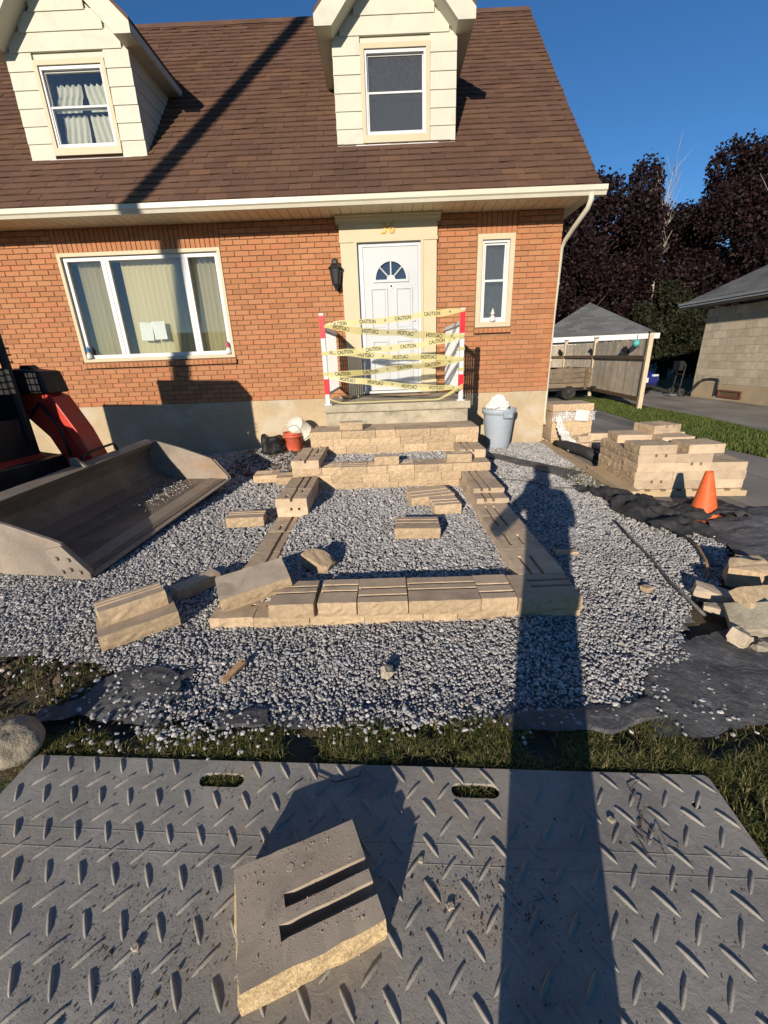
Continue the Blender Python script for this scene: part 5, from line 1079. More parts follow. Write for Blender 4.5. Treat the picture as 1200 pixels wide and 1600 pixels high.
# wrapped pallet stack at the house corner
wp = empty('wrapped_block_pile', (3.02, 7.2, 0), 'wrapped pile of tan blocks at the house corner, with a paper label', 'block pile')
for k_ in range(5):
    for i in range(2): block('block', 2.77 + i * 0.33 + 0.155, 6.98, 0.04 + k_ * 0.0925 + (0.0 if k_ < 4 else 0.0), 0.325, 0.5, 0, 'none', wp)
for i in range(2): block('block', 2.75 + i * 0.33 + 0.16, 6.96, 0.515, 0.33, 0.52, 0, 'none', wp, h=0.115)
for k_ in range(3): MB().box2((2.78, 7.0 + k_ * 0.2, -0.03), (3.42, 7.08 + k_ * 0.2, 0.038)).build('pallet_board', M['timber'], wp)
def film_mat():
    k = NT('clear_film'); k.n.remove(k.p); t = k.n.new('ShaderNodeBsdfTransparent'); g = k.n.new('ShaderNodeBsdfGlossy'); g.inputs['Roughness'].default_value = 0.18; d = k.n.new('ShaderNodeBsdfDiffuse'); d.inputs[0].default_value = (0.8, 0.8, 0.78, 1)
    n = k.bump(k.noise(k.coord(), 14, 5, 0.7), 1.0, 0.05); k.t.links.new(n, g.inputs['Normal']); m = k.n.new('ShaderNodeMixShader'); m.inputs[0].default_value = 0.45; m2 = k.n.new('ShaderNodeMixShader')
    k.t.links.new(k.ramp(k.noise(k.coord(), 9, 4), [(0.35, (0.15,) * 3), (0.65, (0.75,) * 3)]), m2.inputs[0])
    k.t.links.new(d.outputs[0], m.inputs[1]); k.t.links.new(g.outputs[0], m.inputs[2]); k.t.links.new(t.outputs[0], m2.inputs[1]); k.t.links.new(m.outputs[0], m2.inputs[2]); k.t.links.new(m2.outputs[0], k.out.inputs[0]); return k.m
M['clear_film'] = film_mat()
mb = MB(); mb.grid(30, 14, lambda u, v: (2.74 + 0.70 * u, 6.955 - 0.012 * abs(fbm(u * 7, v * 5, 3)) - 0.01, 0.36 + 0.15 * v)); mb.build('plastic_wrap', M['clear_film'], wp, smooth=True)
mb = MB(); mb.grid(4, 4, lambda u, v: (3.10 + 0.22 * u + 0.02 * v, 6.925 - 0.012 * math.sin(u * 3), 0.37 + 0.17 * v - 0.02 * u)); mb.build('paper_label', M['white'], wp, smooth=True)
mb = MB()
def fm(u, v):
    x = 2.72 + 0.10 * v + u * (0.08 + 0.25 * (1 - v) ** 2) - 0.02 * v; y = 6.90 - 0.75 * (1 - v) ** 1.6 - 0.1 * u * (1 - v); z = 0.03 + 0.40 * v ** 1.3 + 0.03 * abs(fbm(u * 5, v * 8, 6)) * 2
    return (x + 0.03 * fbm(u * 6, v * 6, 1), y, z)
mb.grid(30, 40, fm); mb.build('plastic_sheet', M['film'], label='crumpled white plastic sheet hanging off the wrapped pile to the ground', cat='plastic film', smooth=True)
for i, (x, y, z, l, w, h, rz) in enumerate(((3.12, 6.62, 0.09, 0.26, 0.22, 0.17, 12), (3.36, 6.60, 0.16, 0.30, 0.2, 0.10, -18), (3.36, 6.55, 0.06, 0.28, 0.22, 0.10, 30), (3.62, 6.66, 0.11, 0.30, 0.2, 0.09, -4), (3.62, 6.58, 0.04, 0.30, 0.24, 0.07, 5), (3.10, 6.42, 0.05, 0.16, 0.14, 0.10, 40))):
    chunk('rubble_block', (x, y, z), (l, w, h), rz, 61 + i, M['block'], 0.16, (random.uniform(-8, 8), random.uniform(-8, 8)), n=3, label=['big rounded broken block next to the wrapped pile', 'upper broken block in the small rubble pile by the house corner', 'lower broken block in the small rubble pile by the house corner', 'upper right block of the small rubble pile by the house corner', 'lowest right block of the small rubble pile by the house corner', 'smallest broken block before the wrapped pile'][i], cat='broken block')
MB().tube([(2.70, 6.60, 0.07), (2.74, 6.35, 0.09), (2.80, 6.1, 0.09), (2.86, 5.85, 0.08), (2.87, 5.62, 0.06)], [0.05, 0.07, 0.075, 0.075, 0.06], 14).build('drain_pipe', M['fabric_black'], label='piece of black drain pipe lying behind the farther edging board', cat='pipe', smooth=True)
mb = MB(); mb.grid(20, 8, lambda u, v: (2.86 + 0.55 * u, 5.05 + 0.9 * v + 0.1 * u, 0.012 + 0.012 * fbm(u * 4, v * 4, 5))); mb.build('plywood_sheet', M['concrete'], label='grey sheet lying flat between the drain pipe and the block stack', cat='sheet', smooth=True)

# ------------------------------------------------------------------ behind and to the right
M['fence'] = mat('fence_wood', (0.64, 0.55, 0.41), (0.42, 0.35, 0.26), 6, 70, 0.9, 0.4, rnd=0.18)
M['fence_post'] = mat('fence_post_wood', (0.56, 0.46, 0.32), (0.44, 0.35, 0.23), 6, 70, 0.88, 0.4, rnd=0.06)
M['rail'] = mat('fence_rail_wood', (0.16, 0.105, 0.06), (0.10, 0.07, 0.04), 6, 70, 0.9, 0.4)
fence = empty('wooden_fence', (6.8, 12.8, 0), 'weathered board fence along the grass strip before the garage', 'fence')
FP = [Vector((6.55, 11.0, 0)), Vector((6.98, 14.7, 0)), Vector((6.95, 17.0, 0)), Vector((6.2, 19.2, 0))]
for i, p in enumerate(FP):
    po = MB().box((p.x, p.y, 0.88), (0.10, 0.10, 1.82), rz=-0.15).build('post', M['fence_post'], fence, bevel=0.006)
    MB().box((p.x, p.y, 1.80), (0.13, 0.13, 0.03), rz=-0.15).build('post_cap', M['dark'], po)
for a, b in zip(FP, FP[1:]):
    d = b - a; L = d.length; d.normalize(); n = Vector((-d.y, d.x, 0)); ang = math.atan2(d.y, d.x)
    k_ = 0.07
    while k_ < L - 0.12:
        c = a + d * (k_ + 0.065) - n * 0.0; h = 1.60 + random.uniform(-.015, .015)
        MB().box((c.x, c.y, 0.10 + h / 2), (0.132, 0.02, h - 0.1), rz=ang).build('fence_board', M['fence'], fence, org=c); k_ += 0.138
    for z in (0.22, 1.22):
        c = (a + b) / 2 + n * 0.035; MB().box((c.x, c.y, z), (L - 0.1, 0.045, 0.09), rz=ang).build('fence_rail', M['rail'], fence)
M['teal'] = mat('teal_glass', (0.10, 0.42, 0.42), None, 8, 40, 0.3, 0.1); 
def ornament(p, m, label, sc):
    o = empty('fence_ornament', p, label, 'ornament'); MB().lathe([(0.0, -0.09 * sc), (0.07 * sc, -0.05 * sc), (0.09 * sc, 0.0), (0.06 * sc, 0.07 * sc), (0.0, 0.1 * sc)], p, 12).build('orb', m, o, smooth=True); MB().cyl((p[0], p[1], p[2] + 0.09 * sc), (p[0], p[1], p[2] + 0.2 * sc), 0.01).build('hook', M['dark'], o)
ornament((6.50, 11.5, 1.56), M['teal'], 'teal glass ornament hanging on the fence near its end post', 1.0)
for i, (y, x, lb) in enumerate(((12.2, 6.66, 'black bird figure on the fence nearest the end post'), (14.9, 7.0, 'black bird figure on the fence past the second post'), (17.2, 6.86, 'small black figure on the far stretch of fence'))):
    chunk('bird_figure', (x, y, 1.38), (0.10, 0.26, 0.12), 15, 80 + i, M['dark'], 0.4, (35, 0), n=3, label=lb, cat='figure')
# garage
M['grey_shingle'] = cell_mat('grey_shingle', [(0.075, 0.078, 0.08), (0.10, 0.105, 0.105), (0.12, 0.125, 0.125), (0.15, 0.155, 0.155)], 0.4, 0.085, 0, 0, 'X', stag=0.4, fine=60, rough=0.92, bump=0.5, soft=0.9)
gar = empty('garage', (8.3, 19, 0), 'low garage with grey hipped roof and white fascia behind the fence', 'garage')
gA, gB, gC, gD = Vector((6.1, 18.5, 1.93)), Vector((10.42, 17.0, 1.93)), Vector((12.0, 21.5, 1.93)), Vector((7.7, 23.0, 1.93)); ap = Vector((9.0, 20.0, 3.36))
gr = MB(); gr.v = [gA, gB, gC, gD, ap]; gr.f = [[0, 1, 4], [1, 2, 4], [2, 3, 4], [3, 0, 4], [3, 2, 1, 0]]; gr.build('roof', M['grey_shingle'], gar)
for p, q in ((gA, gB), (gB, gC), (gC, gD), (gD, gA)):
    d = (q - p).normalized(); n = Vector((d.y, -d.x, 0)); mb = MB(); z = Vector((0, 0, 1))
    a, b = p + n * 0.02, q + n * 0.02; mb.v = [a - z * 0.17, b - z * 0.17, b + z * 0.02, a + z * 0.02, p - z * 0.17, q - z * 0.17, q + z * 0.02, p + z * 0.02]; mb.f = [[0, 1, 2, 3], [7, 6, 5, 4], [0, 4, 5, 1], [3, 2, 6, 7], [1, 5, 6, 2], [0, 3, 7, 4]]; mb.build('fascia', M['white'], gar)
    a, b = p - n * 0.25 + d * 0.25, q - n * 0.25 - d * 0.25; MB().quad(a - z * 1.95, b - z * 1.95, b - z * 0.1, a - z * 0.1).build('wall', M['white'], gar)
# neighbour's block house
M['cblock'] = mat('concrete_block', (0.56, 0.48, 0.34), (0.42, 0.36, 0.26), 9, 60, 0.93, 0.6, rnd=0.14)
M['cmortar'] = mat('block_mortar', (0.70, 0.66, 0.56), None, 6, 60, 0.95, 0.3)
nh = empty('neighbour_house', (12.5, 9.0, 0), 'tan concrete block house with grey hipped roof on the right', 'house')
NX0, NY0, NY1, NZ = 9.6, 3.4, 13.5, 2.44
MB().box2((NX0 + 0.008, NY0 + 0.008, 0.4), (16.8, NY1 - 0.008, NZ)).build('wall_core', M['cmortar'], nh)
MB().box2((NX0 + 0.002, NY0, -0.2), (16.8, NY1, 0.399)).build('foundation', M['foundation'], nh)
shared = {}
for r in range(10):
    z0 = 0.405 + r * 0.2035; y = NY0 + 0.005 - (0.2 if r % 2 else 0)
    while y < NY1 - 0.02:
        a, b = max(y, NY0), min(y + 0.392, NY1); key = round(b - a, 3)
        if b - a > 0.03:
            if key not in shared:
                shared[key] = MB().box2((0, 0, 0), (0.06, key, 0.1935)).mesh('block'); shared[key].materials.append(M['cblock'])
            o = bpy.data.objects.new('block', shared[key]); _finish(o, nh, (NX0 - random.uniform(0, 0.003), a, z0))
        y += 0.402
EAV = 9.1; ey0, ey1, ex1, ez = 2.9, 13.95, 17.3, 2.64; rh = 0.62 * (ex1 - EAV) / 2; xc = (EAV + ex1) / 2; in_ = (ex1 - EAV) / 2
mb = MB(); mb.v = [Vector(q) for q in ((EAV, ey0, ez), (ex1, ey0, ez), (ex1, ey1, ez), (EAV, ey1, ez), (xc, ey0 + in_, ez + rh), (xc, ey1 - in_, ez + rh))]; mb.f = [[0, 1, 4], [1, 2, 5, 4], [2, 3, 5], [3, 0, 4, 5], [3, 2, 1, 0]]
M['nb_shingle'] = cell_mat('neighbour_shingle', [(0.07, 0.07, 0.072), (0.10, 0.10, 0.10), (0.13, 0.13, 0.125), (0.16, 0.155, 0.15)], 0.33, 0.085, 0, 0, 'Y', stag=0.4, fine=60, rough=0.92, bump=0.5, soft=0.9)
mb.build('roof', M['nb_shingle'], nh)
M['alum'] = mat('grey_gutter', (0.26, 0.265, 0.27), None, 3, 30, 0.4, 0.03)
for z, w in ((ez - 0.11, 0.0), (ez - 0.05, 0.03)): MB().box2((EAV - 0.06 - w, ey0, z), (EAV - 0.002, ey1 + 0.05 + w, z + 0.055)).build('gutter', M['alum'], nh)
MB().box2((EAV, ey0, ez - 0.13), (NX0 + 0.1, ey1, ez - 0.12)).build('soffit', M['alum'], nh)
bw = MB().box2((NX0 - 0.012, 11.57, 0.05), (NX0 + 0.02, 12.39, 0.24)).build('basement_window', M['rail'], nh); M['redtrim'] = mat('red_trim', (0.20, 0.07, 0.05), None, 5, 30, 0.7, 0.1)
frame_ = plate('window_frame', rect(-0.41, 0.41, 0.05, 0.25), [rect(-0.36, 0.36, 0.09, 0.21)], 0.03); xform(frame_, Matrix.Translation((NX0 - 0.02, 11.98, 0)) @ Matrix.Rotation(rad(90), 4, 'Z') @ RX90); add('window_frame', xform(frame_, Matrix.Translation(-WL[bw])), M['redtrim'], bw, WL[bw])
MB().tube([(9.56, 12.45, 0.08), (9.56, 12.45, 0.50), (9.55, 12.5, 0.53), (9.55, 12.75, 0.53), (9.5, 13.0, 0.5), (9.42, 13.1, 0.3), (9.35, 13.2, 0.12), (9.25, 13.3, 0.03)], 0.022, 8).build('vent_pipe', M['dark'], label='black pipe rising from the ground at the block house corner', cat='pipe', smooth=True)
ht = empty('hand_truck', (9.25, 13.75, 0), 'dark hand truck standing by the block house corner', 'hand truck')
for s_ in (-1, 1):
    MB().tube([(9.25, 13.75 + s_ * 0.16, 0.1), (9.32, 13.75 + s_ * 0.16, 0.9), (9.25, 13.75 + s_ * 0.14, 1.0)], 0.02, 6).build('frame_tube', M['dark'], ht); MB().cyl((9.28, 13.75 + s_ * 0.20, 0.11), (9.28, 13.75 + s_ * 0.26, 0.11), 0.11, 0.11, 16).build('wheel', M['rubber'], ht)
for z in (0.3, 0.6, 0.88): MB().box2((9.26, 13.6, z), (9.33, 13.9, z + 0.05)).build('cross_bar', M['dark'], ht)
MB().box2((9.02, 13.58, 0.0), (9.27, 13.92, 0.03)).build('toe_plate', M['alum'], ht); MB().box2((9.14, 13.6, 0.75), (9.26, 13.9, 1.02)).build('box', M['dark'], ht)
M['trailer_wood'] = mat('trailer_wood', (0.20, 0.155, 0.105), (0.12, 0.095, 0.065), 6, 60, 0.9, 0.3, rnd=0.15)
# utility trailer beside the house
tr = empty('utility_trailer', (5.2, 13.9, 0), 'small trailer with brown wooden slat sides parked behind the house corner', 'trailer')
for (y0, nm) in ((13.5, 0), (14.9, 1)):
    for k_ in range(4): MB().box2((3.6, y0, 0.36 + k_ * 0.145), (6.40, y0 + 0.03, 0.49 + k_ * 0.145)).build('slat', M['trailer_wood'], tr)
    for x in (3.7, 5.0, 6.2): MB().box2((x, y0 - 0.03, 0.30), (x + 0.09, y0 - 0.001, 0.95)).build('stake', M['rail'], tr)
for k_ in range(4): MB().box2((6.40, 13.53, 0.36 + k_ * 0.145), (6.43, 14.9, 0.49 + k_ * 0.145)).build('slat', M['trailer_wood'], tr)
MB().box2((3.6, 13.5, 0.27), (6.43, 14.93, 0.33)).build('bed', M['black_paint'], tr); MB().box2((6.43, 14.15, 0.27), (7.0, 14.25, 0.33)).build('tongue', M['black_paint'], tr)
for y in (13.44, 14.8): MB().cyl((5.75, y, 0.2), (5.75, y + 0.15, 0.2), 0.21, 0.21, 20).build('wheel', M['rubber'], tr, bevel=0.02)
# blue car far down the neighbour's drive (only its front corner shows past the fence)
M['car_blue'] = mat('car_blue', (0.012, 0.022, 0.16), (0.01, 0.018, 0.13), 2, 10, 0.18, 0.0, spec=0.6); M['car_glass'] = mat('car_glass', (0.02, 0.025, 0.03), None, 2, 10, 0.08, 0, spec=0.6); M['lamp'] = mat('headlamp', (0.65, 0.68, 0.7), None, 3, 20, 0.15, 0, spec=0.6)
car = empty('parked_car', (7.95, 16.0, 0), 'dark blue car parked behind the end of the fence', 'car')
def carbody():
    secs = [(-2.1, 0.30, 0.55, 0.62), (-2.0, 0.24, 0.68, 0.72), (-1.6, 0.20, 0.78, 0.79), (-1.0, 0.18, 0.88, 0.81), (-0.55, 0.18, 0.94, 0.81), (0.4, 0.18, 0.97, 0.81), (1.4, 0.18, 1.0, 0.81), (1.95, 0.22, 0.98, 0.78), (2.1, 0.34, 0.85, 0.76)]
    mb = MB(); n = 14
    for (y, z0, z1, hw) in secs:
        for k in range(n):
            t = 2 * math.pi * k / n; c, s_ = math.cos(t), math.sin(t); c = math.copysign(abs(c) ** 0.45, c); s_ = math.copysign(abs(s_) ** 0.5, s_)
            mb.v.append(Vector((7.95 + hw * c, 15.75 + y, (z0 + z1) / 2 + (z1 - z0) / 2 * s_)))
    for i in range(len(secs) - 1):
        for k in range(n): l = (k + 1) % n; mb.f.append([i * n + k, i * n + l, (i + 1) * n + l, (i + 1) * n + k])
    mb.f.append(list(range(n))[::-1]); mb.f.append([(len(secs) - 1) * n + k for k in range(n)]); return mb
cb = carbody().build('body', M['car_blue'], car, smooth=True)
mb = MB(); mb.v = [Vector((7.95 + a, 15.75 + b, c)) for a, b, c in ((-0.72, -0.75, 0.92), (0.72, -0.75, 0.92), (0.72, 1.6, 0.98), (-0.72, 1.6, 0.98), (-0.55, 0.0, 1.42), (0.55, 0.0, 1.42), (0.55, 1.1, 1.42), (-0.55, 1.1, 1.42))]; mb.f = [[0, 1, 5, 4], [1, 2, 6, 5], [2, 3, 7, 6], [3, 0, 4, 7]]; mb.build('windows', M['car_glass'], car)
MB().quad((7.39, 15.74, 1.425), (8.51, 15.74, 1.425), (8.51, 16.86, 1.425), (7.39, 16.86, 1.425)).build('car_roof', M['car_blue'], car)
for s_ in (-1, 1):
    MB().box((7.95 + s_ * 0.55, 13.70, 0.62), (0.20, 0.12, 0.07), rz=s_ * 0.35).build('headlight', M['lamp'], car, bevel=0.03)
    for y in (14.45, 17.1): w = MB().cyl((7.95 + s_ * 0.62, y, 0.31), (7.95 + s_ * 0.81, y, 0.31), 0.31, 0.31, 20).build('tyre', M['rubber'], car, bevel=0.02); MB().cyl((7.95 + s_ * 0.811, y, 0.31), (7.95 + s_ * 0.82, y, 0.31), 0.2, 0.18, 14).build('rim', M['alum'], w)
MB().box2((7.65, 13.60, 0.42), (8.25, 13.68, 0.56)).build('licence_plate', M['white'], car); MB().box2((7.45, 13.63, 0.28), (8.45, 13.70, 0.36)).build('grille', M['dark'], car)

# ------------------------------------------------------------------ trees
M['maple'] = leaf_mat('maple_leaf', (0.026, 0.010, 0.010), (0.008, 0.0045, 0.005), 0.2); M['green'] = leaf_mat('dark_leaf', (0.030, 0.032, 0.012), (0.010, 0.012, 0.006), 0.2)
M['bark_dark'] = mat('dark_bark', (0.055, 0.045, 0.038), (0.03, 0.025, 0.02), 6, 40, 0.95, 0.8, 0.02); M['bark'] = mat('bark', (0.17, 0.14, 0.11), (0.09, 0.075, 0.06), 6, 40, 0.95, 0.8, 0.02); M['dead'] = mat('dead_wood', (0.42, 0.38, 0.32), (0.3, 0.27, 0.22), 6, 40, 0.9, 0.3)
def tree(base, ht, rx, ry, zlo, nclump, nleaf, lsize, m, seed, label, twigs=0, cat='tree', squash=1.0):
    rr = np.random.default_rng(seed); rp = random.Random(seed); base = Vector(base)
    t = empty('maple_tree' if m is M['maple'] else 'leafy_tree', base, label, cat)
    zc_ = (ht + zlo) / 2; rz_ = (ht - zlo) / 2
    ctr = []
    for i in range(nclump):
        th = rr.uniform(0, 2 * math.pi); ph = math.acos(rr.uniform(-0.9, 1)); k = rr.uniform(0.45, 0.92)
        ctr.append((k * rx * math.sin(ph) * math.cos(th), k * ry * math.sin(ph) * math.sin(th), zc_ + k * rz_ * math.cos(ph), rr.uniform(0.13, 0.27)))
    tb = MB(); tb.tube([base, base + Vector((0.05, 0, ht * 0.2)), base + Vector((-0.05, 0.05, ht * 0.45)), base + Vector((0.0, 0, ht * 0.7))], [0.26, 0.22, 0.16, 0.08], 10); tb.build('trunk', M['bark_dark'], t, smooth=True)
    lb = MB()
    for (x, y, z, r_) in ctr:
        s0 = base + Vector((0, 0, rp.uniform(0.18, 0.55) * ht)); e = base + Vector((x, y, z)); mid = (s0 + e) / 2 + Vector((rp.gauss(0, .2), rp.gauss(0, .2), rp.uniform(-.1, .35)))
        lb.tube([s0, mid, e], [0.045, 0.03, 0.012], 5)
        for _ in range(3): q = mid.lerp(e, rp.uniform(0.3, 1)); lb.tube([q, q + Vector((rp.gauss(0, .5), rp.gauss(0, .5), rp.uniform(0.0, .7)))], [0.02, 0.006], 4)
    lb.build('limbs', M['bark_dark'], t, smooth=True)
    C = np.array(ctr); w = C[:, 3] ** 2; w /= w.sum(); idx = rr.choice(nclump, nleaf, p=w)
    dirs = rr.normal(size=(nleaf, 3)); dirs /= np.linalg.norm(dirs, axis=1)[:, None]; rad_ = rr.uniform(0.35, 1.05, nleaf) ** 0.55
    sc = C[idx, 3][:, None] * np.array([rx, ry, rz_ * 1.05 * squash])[None]
    P = np.array(base[:])[None] + C[idx, :3] + dirs * rad_[:, None] * sc
    P[:, 2] += 0.15 * rr.normal(size=nleaf)
    a = rr.normal(size=(nleaf, 3)); a /= np.linalg.norm(a, axis=1)[:, None]; b = np.cross(a, rr.normal(size=(nleaf, 3))); b /= np.linalg.norm(b, axis=1)[:, None]
    s_ = (lsize * rr.uniform(0.6, 1.3, nleaf))[:, None]
    V = np.stack([P - a * s_ * 0.5, P + b * s_ * 0.42 , P + a * s_ * 0.6, P - b * s_ * 0.42], 1); V[:, 1] += np.cross(a, b) * s_ * 0.12
    F = np.arange(nleaf * 4).reshape(-1, 4)
    me = fast_mesh('crown', V.reshape(-1, 3) - np.array(base[:])[None], F); add('crown', me, m, t, base)
    return t
tree((10.4, 23.5, 0), 10.2, 3.3, 3.0, 1.2, 46, 54000, 0.14, M['maple'], 3, 'purple-leaved maple rising behind the garage, left of the bare twigs')
tree((17.6, 23.0, 0), 9.7, 4.9, 3.5, 1.0, 60, 80000, 0.14, M['maple'], 5, 'tall purple-leaved maple behind the block house, at the right')
tree((9.3, 22.0, 0), 7.2, 2.3, 2.0, 1.0, 26, 24000, 0.14, M['maple'], 31, 'nearest and smallest purple maple, just right of the downspout')
tree((13.4, 24.0, 0), 7.2, 2.6, 2.4, 0.2, 34, 36000, 0.13, M['maple'], 8, 'lower purple maple filling the gap under the bare twigs')
tree((13.6, 21.5, 0), 4.2, 3.4, 1.8, 0.0, 34, 36000, 0.12, M['green'], 11, 'dark green shrubby tree between the garage and the block house')
tree((9.6, 27.0, 0), 6.0, 3.2, 2.0, 0.0, 30, 24000, 0.16, M['green'], 12, 'dark green tree at the very back behind the garage')
tree((18.5, 26.5, 0), 6.5, 5.0, 2.0, 0.0, 36, 28000, 0.16, M['green'], 14, 'dark green tree behind the block house roof')
# dead twigs
def bare(base, h, seed, label, n=13):
    rp = random.Random(seed); t = empty('bare_tree', base, label, 'tree'); mb = MB(); base = Vector(base)
    mb.tube([base, base + Vector((0.1, 0, h * 0.4)), base + Vector((0.0, 0, h * 0.66))], [0.14, 0.10, 0.05], 7); mb.build('trunk', M['dead'], t, smooth=True)
    mb = MB()
    for i in range(n):
        s0 = base + Vector((rp.uniform(-0.1, .1), 0, h * rp.uniform(0.45, 0.7))); d = Vector((rp.gauss(0, 0.45), rp.gauss(0, 0.3), 1)).normalized(); L = rp.uniform(0.16, 0.36) * h
        p = [s0, s0 + d * L * 0.5 + Vector((rp.gauss(0, .08), 0, 0)), s0 + d * L]; mb.tube(p, [0.035, 0.022, 0.006], 5)
        for j in range(7):
            q = p[0].lerp(p[2], rp.uniform(0.3, 0.95)); d2 = (d + Vector((rp.gauss(0, .5), rp.gauss(0, .3), 0.2))).normalized(); mb.tube([q, q + d2 * L * rp.uniform(0.2, 0.45)], [0.012, 0.003], 4)
    mb.build('branches', M['dead'], t, smooth=True)
bare((13.0, 22.6, 0), 9.6, 21, 'leafless pale branches standing between the two purple maples')
bare((18.6, 20.6, 0), 8.8, 27, 'leafless pale branches in front of the right maple', 10)

# ------------------------------------------------------------------ the mat in the foreground
def mat_plastic():
    k = NT('mat_plastic'); v = k.coord(); n1 = k.noise(v, 3.5, 6, 0.6, 0.4); n2 = k.noise(v, 150, 3, 0.7); n3 = k.noise(v, 26, 5, 0.7, 0.8)
    c = k.ramp(n1, [(0.3, (0.20, 0.19, 0.168)), (0.7, (0.335, 0.315, 0.27))])
    d = k.ramp(n3, [(0.52, (0, 0, 0)), (0.72, (1, 1, 1))]); c = k.mix(k.math('MULTIPLY', d, 0.45), c, (0.40, 0.37, 0.32))
    mp = k.n.new('ShaderNodeMapping'); mp.inputs['Scale'].default_value = (60, 4, 1); mp.inputs['Rotation'].default_value = (0, 0, rad(35)); k.t.links.new(v, mp.inputs[0])
    s_ = k.ramp(k.noise(mp.outputs[0], 1.0, 4, 0.7), [(0.60, (0, 0, 0)), (0.72, (1, 1, 1))]); c = k.mix(k.math('MULTIPLY', s_, 0.22), c, (0.50, 0.50, 0.48))
    m_ = k.ramp(k.noise(v, 1.7, 5, 0.65, 0.8), [(0.55, (0, 0, 0)), (0.72, (1, 1, 1))]); c = k.mix(k.math('MULTIPLY', m_, 0.7), c, (0.34, 0.28, 0.21))
    nb = k.bump(n2, 0.35, 0.002, k.bump(n3, 0.35, 0.006))
    return k.done(c, k.math('ADD', k.math('MULTIPLY', n3, 0.25), 0.58), nb, 0, 0.22)
M['mat'] = mat_plastic()
MA = math.atan2(-0.158, 2.54); MO = Vector((-1.435, 1.22, 0)); mc, ms = math.cos(MA), math.sin(MA)
def T(u, v, z=0): return Vector((MO.x + u * mc + v * ms, MO.y + u * ms - v * mc, z))     # u along the far edge, v towards the camera
ML, MW = 2.545, 1.24
def stad(cx, cy, l, r, n=8):
    return [(cx + l / 2 + r * math.cos(t), cy + r * math.sin(t)) for t in np.linspace(-math.pi / 2, math.pi / 2, n)] + [(cx - l / 2 + r * math.cos(t), cy + r * math.sin(t)) for t in np.linspace(math.pi / 2, 1.5 * math.pi, n)]
holes = [(0.795, 0.078), (1.715, 0.086)]
outer = [(0.012, 0), (ML - 0.012, 0), (ML, 0.012), (ML, MW), (0, MW), (0, 0.012)]
me = plate('ground_mat', outer, [stad(a, b, 0.115, 0.026) for a, b in holes] + [[(ML - 0.105 + 0.013 * math.cos(t), 0.11 + 0.013 * math.sin(t)) for t in np.linspace(0, 2 * math.pi, 12, endpoint=False)]], 0.013)
for v in me.vertices: p = T(v.co.x, v.co.y); v.co = (p.x - MO.x, p.y - MO.y, v.co.z + 0.0065)
me.flip_normals()
gm = add('ground_mat', me, M['mat'], None, MO, label='black plastic ground protection mat with raised diamond tread in the foreground', cat='mat')
td = MB()
def lens(u, v, ang, L=0.078, w=0.0125, h=0.0075):
    c, s_ = math.cos(ang), math.sin(ang); n = len(td.v); prof_ = [(-0.5, 0.3), (-0.36, 0.8), (0, 1), (0.36, 0.8), (0.5, 0.3)]; rows = []
    for (a, k) in prof_:
        x = a * L
        for (o_, z) in ((-0.5, 0.0), (-0.28, 0.75), (0, 1.0), (0.28, 0.75), (0.5, 0.0)):
            y = o_ * w * max(k, 0.12); td.v.append(T(u + x * c - y * s_, v + x * s_ + y * c, 0.0125 + z * h * (max(k, 0.05) if k > 0.5 else 0.15)))
    for i in range(4):
        for j in range(4): a = n + i * 5 + j; td.f.append([a, a + 1, a + 6, a + 5])
PU, PV = 0.1065, 0.117
r = 0; v = 0.035
while v < MW - 0.02:
    u = 0.06
    while u < ML - 0.03:
        for (du, dv, sg) in ((0, 0, 1), (PU / 2, PV / 2, -1)):
            uu, vv = u + du, v + dv
            if uu < ML - 0.03 and vv < MW - 0.03 and not any(abs(uu - a) < 0.105 and abs(vv - b) < 0.05 for a, b in holes): lens(uu, vv, sg * rad(52) + random.gauss(0, 0.02), 0.074 + random.uniform(-.004, .004), h=0.0075 + random.uniform(-.001, .0008))
        u += PU
    v += PV
td.build('tread_pattern', M['mat'], gm, kind='stuff', smooth=True)
sm = MB()
for v in (0.262, 0.318): sm.prism([(0.0, v), (ML, v), (ML, v + 0.002), (0, v + 0.002)], 0.0128, 0.0138, lambda a, b, t: T(a, b, t))
sm.build('mould_line', M['mat'], gm)
# grit and crumbs on the mat
gp = []
for (u, v, s_, n_) in ((0.75, 0.55, 0.16, 900), (1.35, 0.25, 0.25, 300), (1.72, 0.40, 0.12, 800), (0.5, 0.25, 0.3, 300), (1.6, 0.75, 0.3, 500), (1.15, 0.5, 0.7, 900), (2.2, 0.45, 0.2, 300)):
    for _ in range(n_):
        a, b = rng.normal(u, s_), rng.normal(v, s_ * 0.7)
        if 0.02 < a < ML - 0.02 and 0.02 < b < MW - 0.02: gp.append(T(a, b, 0.0135)[:])
gp = np.array(gp); o = stones('grit', gp, rng.lognormal(math.log(0.0013), 0.55, len(gp)), M['soil'], label='dirt crumbs and grit scattered on the black mat', cat='grit')
for i, (u, v, s_, lb) in enumerate(((0.765, 0.545, 0.010, 'white pebble on the mat left of the slotted block'), (0.66, 0.70, 0.009, 'dark pebble on the mat near its left side'), (1.52, 0.31, 0.008, 'small pebble on the mat above right of the slotted block'), (2.14, 0.17, 0.009, 'white pebble on the mat near its right end'), (0.80, 0.73, 0.008, 'tiny pebble on the mat below left of the slotted block'), (1.60, 0.42, 0.009, 'pebble on the mat right of the slotted block'))):
    p = T(u, v, 0.0135); chunk('pebble', p, (s_ * 2, s_ * 1.6, s_ * 1.5), i * 40, 90 + i, M['concrete'], 0.4, n=2, label=lb, cat='pebble')
def wob(p, q, n=7, a=0.012): return [Vector(p).lerp(Vector(q), k / n) + Vector((random.gauss(0, a), random.gauss(0, a), abs(random.gauss(0, 0.004)))) for k in range(n + 1)]
